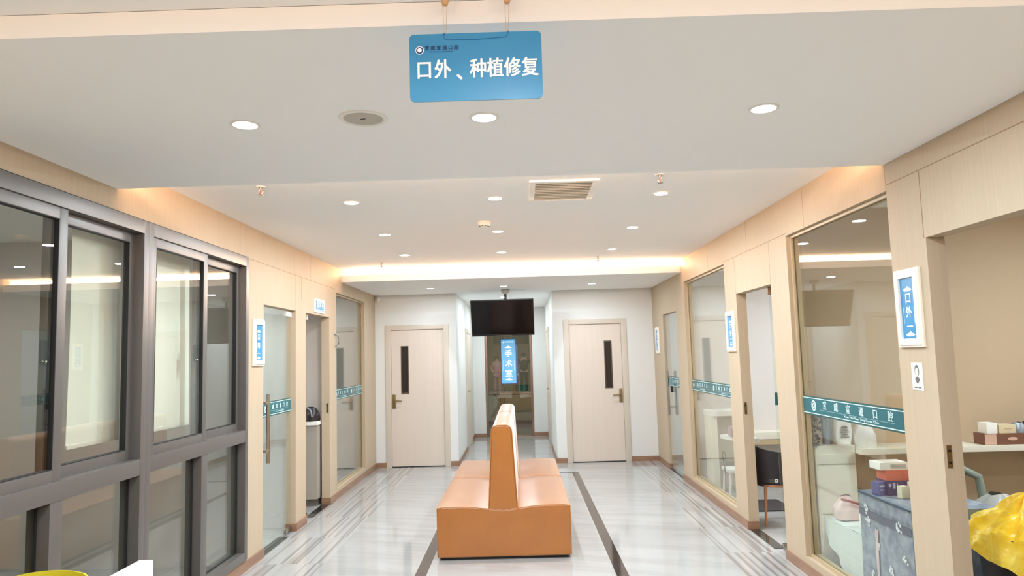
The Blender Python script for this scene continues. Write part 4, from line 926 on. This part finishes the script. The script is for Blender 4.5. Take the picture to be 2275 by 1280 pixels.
for sx in (-1, 1):
    for sy in (-1, 1):
        r = MB(); r.tube([(sx * 0.11, sy * 0.10, 0.29), (sx * 0.135, sy * 0.12, 0.002)], 0.014, 10); r.build('leg', m_wht, t)
o = MB(); o.tube([(2.12 + 0.012 * math.sin(k * 0.5), 7.75 - 0.004 * k, 0.02 + 0.5 * math.sin(k / 24 * PI)) for k in range(25)], 0.004, 8)
tag(o.build('power_cable', m_black), 'dark looping cable beside the white desk end panel', 'cable')

# ================================================================== STORE BEHIND THE OPEN LEFT DOOR
m_dim2 = M('grey_plinth', (110, 102, 94), 0.6)
t = thing('store_counter', 'grey counter with a white top inside the open left doorway', 'counter', (-2.75, 8.10, 0))
r = MB(); r.box(-0.47, 0.47, -0.12, 0.13, 0.885, 0.925, 0, 0.003); r.build('top', m_wht, t)
r = MB(); r.box(-0.46, 0.46, -0.10, 0.13, 0.08, 0.885); r.build('body', M('grey_laminate', (168, 158, 146), 0.5), t)
r = MB(); r.box(-0.44, 0.44, -0.06, 0.12, 0.0, 0.08); r.build('plinth', m_dim2, t)
t = bag('handbag', 'dark handbag on the white counter top inside the open left doorway', -2.40, 8.08, 0.926, 0.22, 0.16, 0.15, M('dark_leather', (42, 34, 36), 0.4), seed=20, gather=0.7)
r = MB(); r.tube([(-0.06, -0.07, 0.10), (-0.04, -0.085, 0.14), (0.0, -0.09, 0.155), (0.04, -0.085, 0.12), (0.05, -0.08, 0.05)], 0.008, 8); r.build('strap', m_pl2, t)

# ================================================================== WASHROOM BEHIND THE BRONZE DOOR
t = thing('washroom_cabinet', 'pale green wash cabinet with a stone top behind the bronze glass door', 'cabinet', (-0.232, 17.05, 0))
r = MB(); r.box(-0.70, 0.70, -0.27, 0.33, 0.70, 0.745, 0, 0.004); r.build('top', m_grille, t)
m_gn = M('pale_green_laminate', (168, 172, 150), 0.5)
r = MB(); r.box(-0.69, 0.69, -0.24, 0.33, 0.08, 0.70); r.build('body', m_gn, t)
for k in range(3):
    r = MB(); r.box(-0.68 + 0.455 * k, -0.68 + 0.455 * k + 0.445, -0.256, -0.241, 0.10, 0.68, 0, 0.003); dd = r.build('door', m_gn, t)
    r = MB(); x = -0.68 + 0.455 * k + (0.40 if k % 2 == 0 else 0.05); r.tube([(x, -0.275, 0.50), (x, -0.275, 0.62)], 0.007, 8); r.build('handle', m_black, dd)
r = MB(); r.box(-0.66, 0.66, -0.2, 0.3, 0.0, 0.08); r.build('plinth', m_black, t)
t = thing('teal_basin', 'teal plastic basin on the washroom cabinet', 'basin', (0.0, 16.98, 0.746))
r = MB(); r.lathe([(0, 0), (0.14, 0), (0.17, 0.15), (0.18, 0.155), (0.165, 0.15), (0.13, 0.012), (0, 0.012)], 36); r.build('bowl', M('teal_plastic', (70, 150, 146), 0.4), t)
t = thing('tap', 'small chrome tap on the washroom cabinet left of the teal basin', 'tap', (-0.42, 17.1, 0.746))
r = MB(); r.tube([(0, 0, 0), (0, 0, 0.13), (0, -0.03, 0.17), (0, -0.09, 0.17), (0, -0.11, 0.14)], 0.012, 10); r.build('spout', m_steel, t)

# ================================================================== PEOPLE (stand behind the viewer, mirrored in the bronze glass door)
def skin_part(name, chains, mat, parent, sub=2):
    """chains: lists of (point, radius); points shared between chains are welded into one skeleton"""
    V, R_, E = [], [], []; ix = {}
    def vid(p, r):
        k = tuple(round(c, 4) for c in p)
        if k not in ix: ix[k] = len(V); V.append(k); R_.append(r)
        return ix[k]
    for ch in chains:
        ids = [vid(p, r) for p, r in ch]
        E += [(a, b) for a, b in zip(ids, ids[1:])]
    me = bpy.data.meshes.new(name); me.from_pydata(V, E, []); o = bpy.data.objects.new(name, me); C.objects.link(o)
    sk = o.modifiers.new('skin', 'SKIN'); sk.use_smooth_shade = True
    lay = me.skin_vertices[0].data
    for i, r in enumerate(R_): lay[i].radius = r if isinstance(r, tuple) else (r, r); lay[i].use_root = (i == 0)
    o.modifiers.new('sub', 'SUBSURF').levels = sub; o.modifiers['sub'].render_levels = sub
    m2 = bpy.data.meshes.new_from_object(o.evaluated_get(bpy.context.evaluated_depsgraph_get()))
    bpy.data.objects.remove(o); bpy.data.meshes.remove(me)
    m2.name = name; m2.materials.clear(); m2.materials.append(mat)
    n = bpy.data.objects.new(name, m2); C.objects.link(n); n.parent = parent
    return n
m_skin = M('skin', (222, 184, 160), 0.5); m_hair = M('black_hair', (26, 22, 22), 0.5); m_shoe = M('shoes', (40, 38, 40), 0.5)
def hand_chains(w, d, s):
    """five bent fingers and a thumb leaving the side of the palm; w wrist, d forward direction, s sideways (thumb side)"""
    w = Vector(w); d = Vector(d).normalized(); s = (Vector(s) - d * Vector(s).dot(d)).normalized(); n = d.cross(s)
    palm = w + d * 0.05; ch = [[(tuple(w), 0.024), (tuple(palm), (0.034, 0.018)), (tuple(w + d * 0.085), (0.036, 0.016))]]
    for k, L in enumerate((0.062, 0.072, 0.068, 0.052)):
        a = w + d * 0.08 + s * (0.027 - 0.018 * k)
        ch.append([(tuple(a), 0.0095), (tuple(a + d * L * 0.5 + n * 0.010), 0.009), (tuple(a + d * L * 0.8 + n * 0.032), 0.008)])
    t = w + d * 0.03 + s * 0.024
    ch.append([(tuple(t), 0.011), (tuple(t + s * 0.028 + d * 0.022), 0.0105), (tuple(t + s * 0.034 + d * 0.052 + n * 0.012), 0.009)])
    return ch
def person(label, loc, h, elbows, wrists, hdir, top_mat, leg_mat, long_hair=False):
    t = thing('person', label, 'person', loc, 0); k = h / 1.70
    def S(*p): return tuple(c * k for c in p)
    hip, waist, chest, neck = S(0, 0, 0.93), S(0, 0, 1.10), S(0, -0.005, 1.30), S(0, 0, 1.45)
    head, crown, chin = S(0, 0.015, 1.56), S(0, 0.0, 1.64), S(0, 0.045, 1.49)
    body = [[(hip, (0.15, 0.11)), (waist, (0.13, 0.095)), (chest, (0.155, 0.11)), (neck, 0.052), (head, (0.076, 0.092)), (crown, (0.062, 0.075))]]
    top = [[(S(0, 0, 0.88), (0.185, 0.14)), (waist, (0.155, 0.12)), (chest, (0.175, 0.13)), (S(0, 0, 1.41), 0.075)]]
    legs = []
    for s in (-1, 1):
        sh = S(s * 0.165, -0.005, 1.38); el = tuple(c * k for c in elbows[s]); wr = tuple(c * k for c in wrists[s])
        body.append([(chest, (0.155, 0.11)), (sh, 0.055), (el, 0.042), (wr, 0.027)])
        top.append([(chest, (0.175, 0.13)), (S(s * 0.16, -0.005, 1.37), 0.078), (el, 0.058), (tuple(Vector(el).lerp(Vector(wr), 0.86)), 0.046)])
        kn = S(s * 0.10, 0.015, 0.50); an = S(s * 0.10, -0.01, 0.09)
        body.append([(hip, (0.15, 0.11)), (S(s * 0.09, 0, 0.84), 0.082), (kn, 0.056), (an, 0.036), (S(s * 0.11, 0.12, 0.035), 0.03)])
        legs.append([(S(0, 0, 0.92), (0.155, 0.115)), (S(s * 0.09, 0, 0.84), 0.092), (kn, 0.068), (S(s * 0.10, -0.01, 0.11), 0.058)])
        for c in hand_chains(wr, hdir[s], (-s, 0, 0.3)):
            body.append(c)
    # skeleton first, then fingers rooted in the palms, joined into one surface object
    b = skin_part('body', body, m_skin, t)
    skin_part('jacket', top, top_mat, t); skin_part('trousers', legs, leg_mat, t)
    for s in (-1, 1):
        r = MB(); r.sphere(S(s * 0.108, 0.06, 0.042), 0.05, 0, (0.9, 2.3, 0.8)); r.build('shoe', m_shoe, t)
    r = MB(); r.sphere(S(0, -0.018, 1.60), 0.102, 0, (0.92, 1.0, 1.05))
    if long_hair: r.sphere(S(0, -0.07, 1.50), 0.08, 0, (0.95, 0.6, 1.5))
    r.build('hair', m_hair, t)
    r = MB()
    for s in (-1, 1): r.sphere(S(s * 0.032, 0.098, 1.575), 0.009, 1, (1.3, 0.6, 0.8)); r.sphere(S(s * 0.078, 0.01, 1.56), 0.018, 0, (0.5, 0.8, 1.4))
    r.sphere(S(0, 0.108, 1.545), 0.012, 0, (0.8, 1.0, 1.6)); r.sphere(S(0, 0.094, 1.508), 0.012, 2, (1.8, 0.5, 0.5)); r.build('face', [m_skin, m_hair, M('lips', (180, 110, 100), 0.5)], t)
    return t
person('person in dark clothes raising a phone, mirrored in the bronze glass door', (0.10, -0.62, 0), 1.70,
       {-1: (-0.30, 0.10, 1.20), 1: (0.33, 0.08, 1.24)}, {-1: (-0.085, 0.34, 1.41), 1: (0.085, 0.34, 1.43)}, {-1: (0.12, 0.3, 0.9), 1: (-0.12, 0.3, 0.9)},
       M('dark_jacket', (38, 38, 44), 0.8), M('dark_trousers', (34, 34, 38), 0.8))
t = thing('mobile_phone', 'dark phone held up by the person in dark clothes', 'phone', (0.10, -0.215, 1.545))
r = MB(); r.box(-0.075, 0.075, -0.004, 0.004, -0.036, 0.036, 0, 0.003); r.build('case', m_black, t)
r = MB(); r.box(-0.071, 0.071, -0.0048, -0.004, -0.032, 0.032); r.build('screen', m_screen, t)
person('person in a pink uniform standing beside the photographer, mirrored in the bronze glass door', (-1.0, -0.7, 0), 1.60,
       {-1: (-0.24, -0.03, 1.12), 1: (0.24, -0.02, 1.12)}, {-1: (-0.17, 0.16, 0.98), 1: (0.15, 0.17, 1.0)}, {-1: (0.5, 0.8, -0.1), 1: (-0.5, 0.8, -0.1)},
       M('pink_uniform', (214, 166, 168), 0.8), M('pink_trousers', (206, 160, 164), 0.8), True)
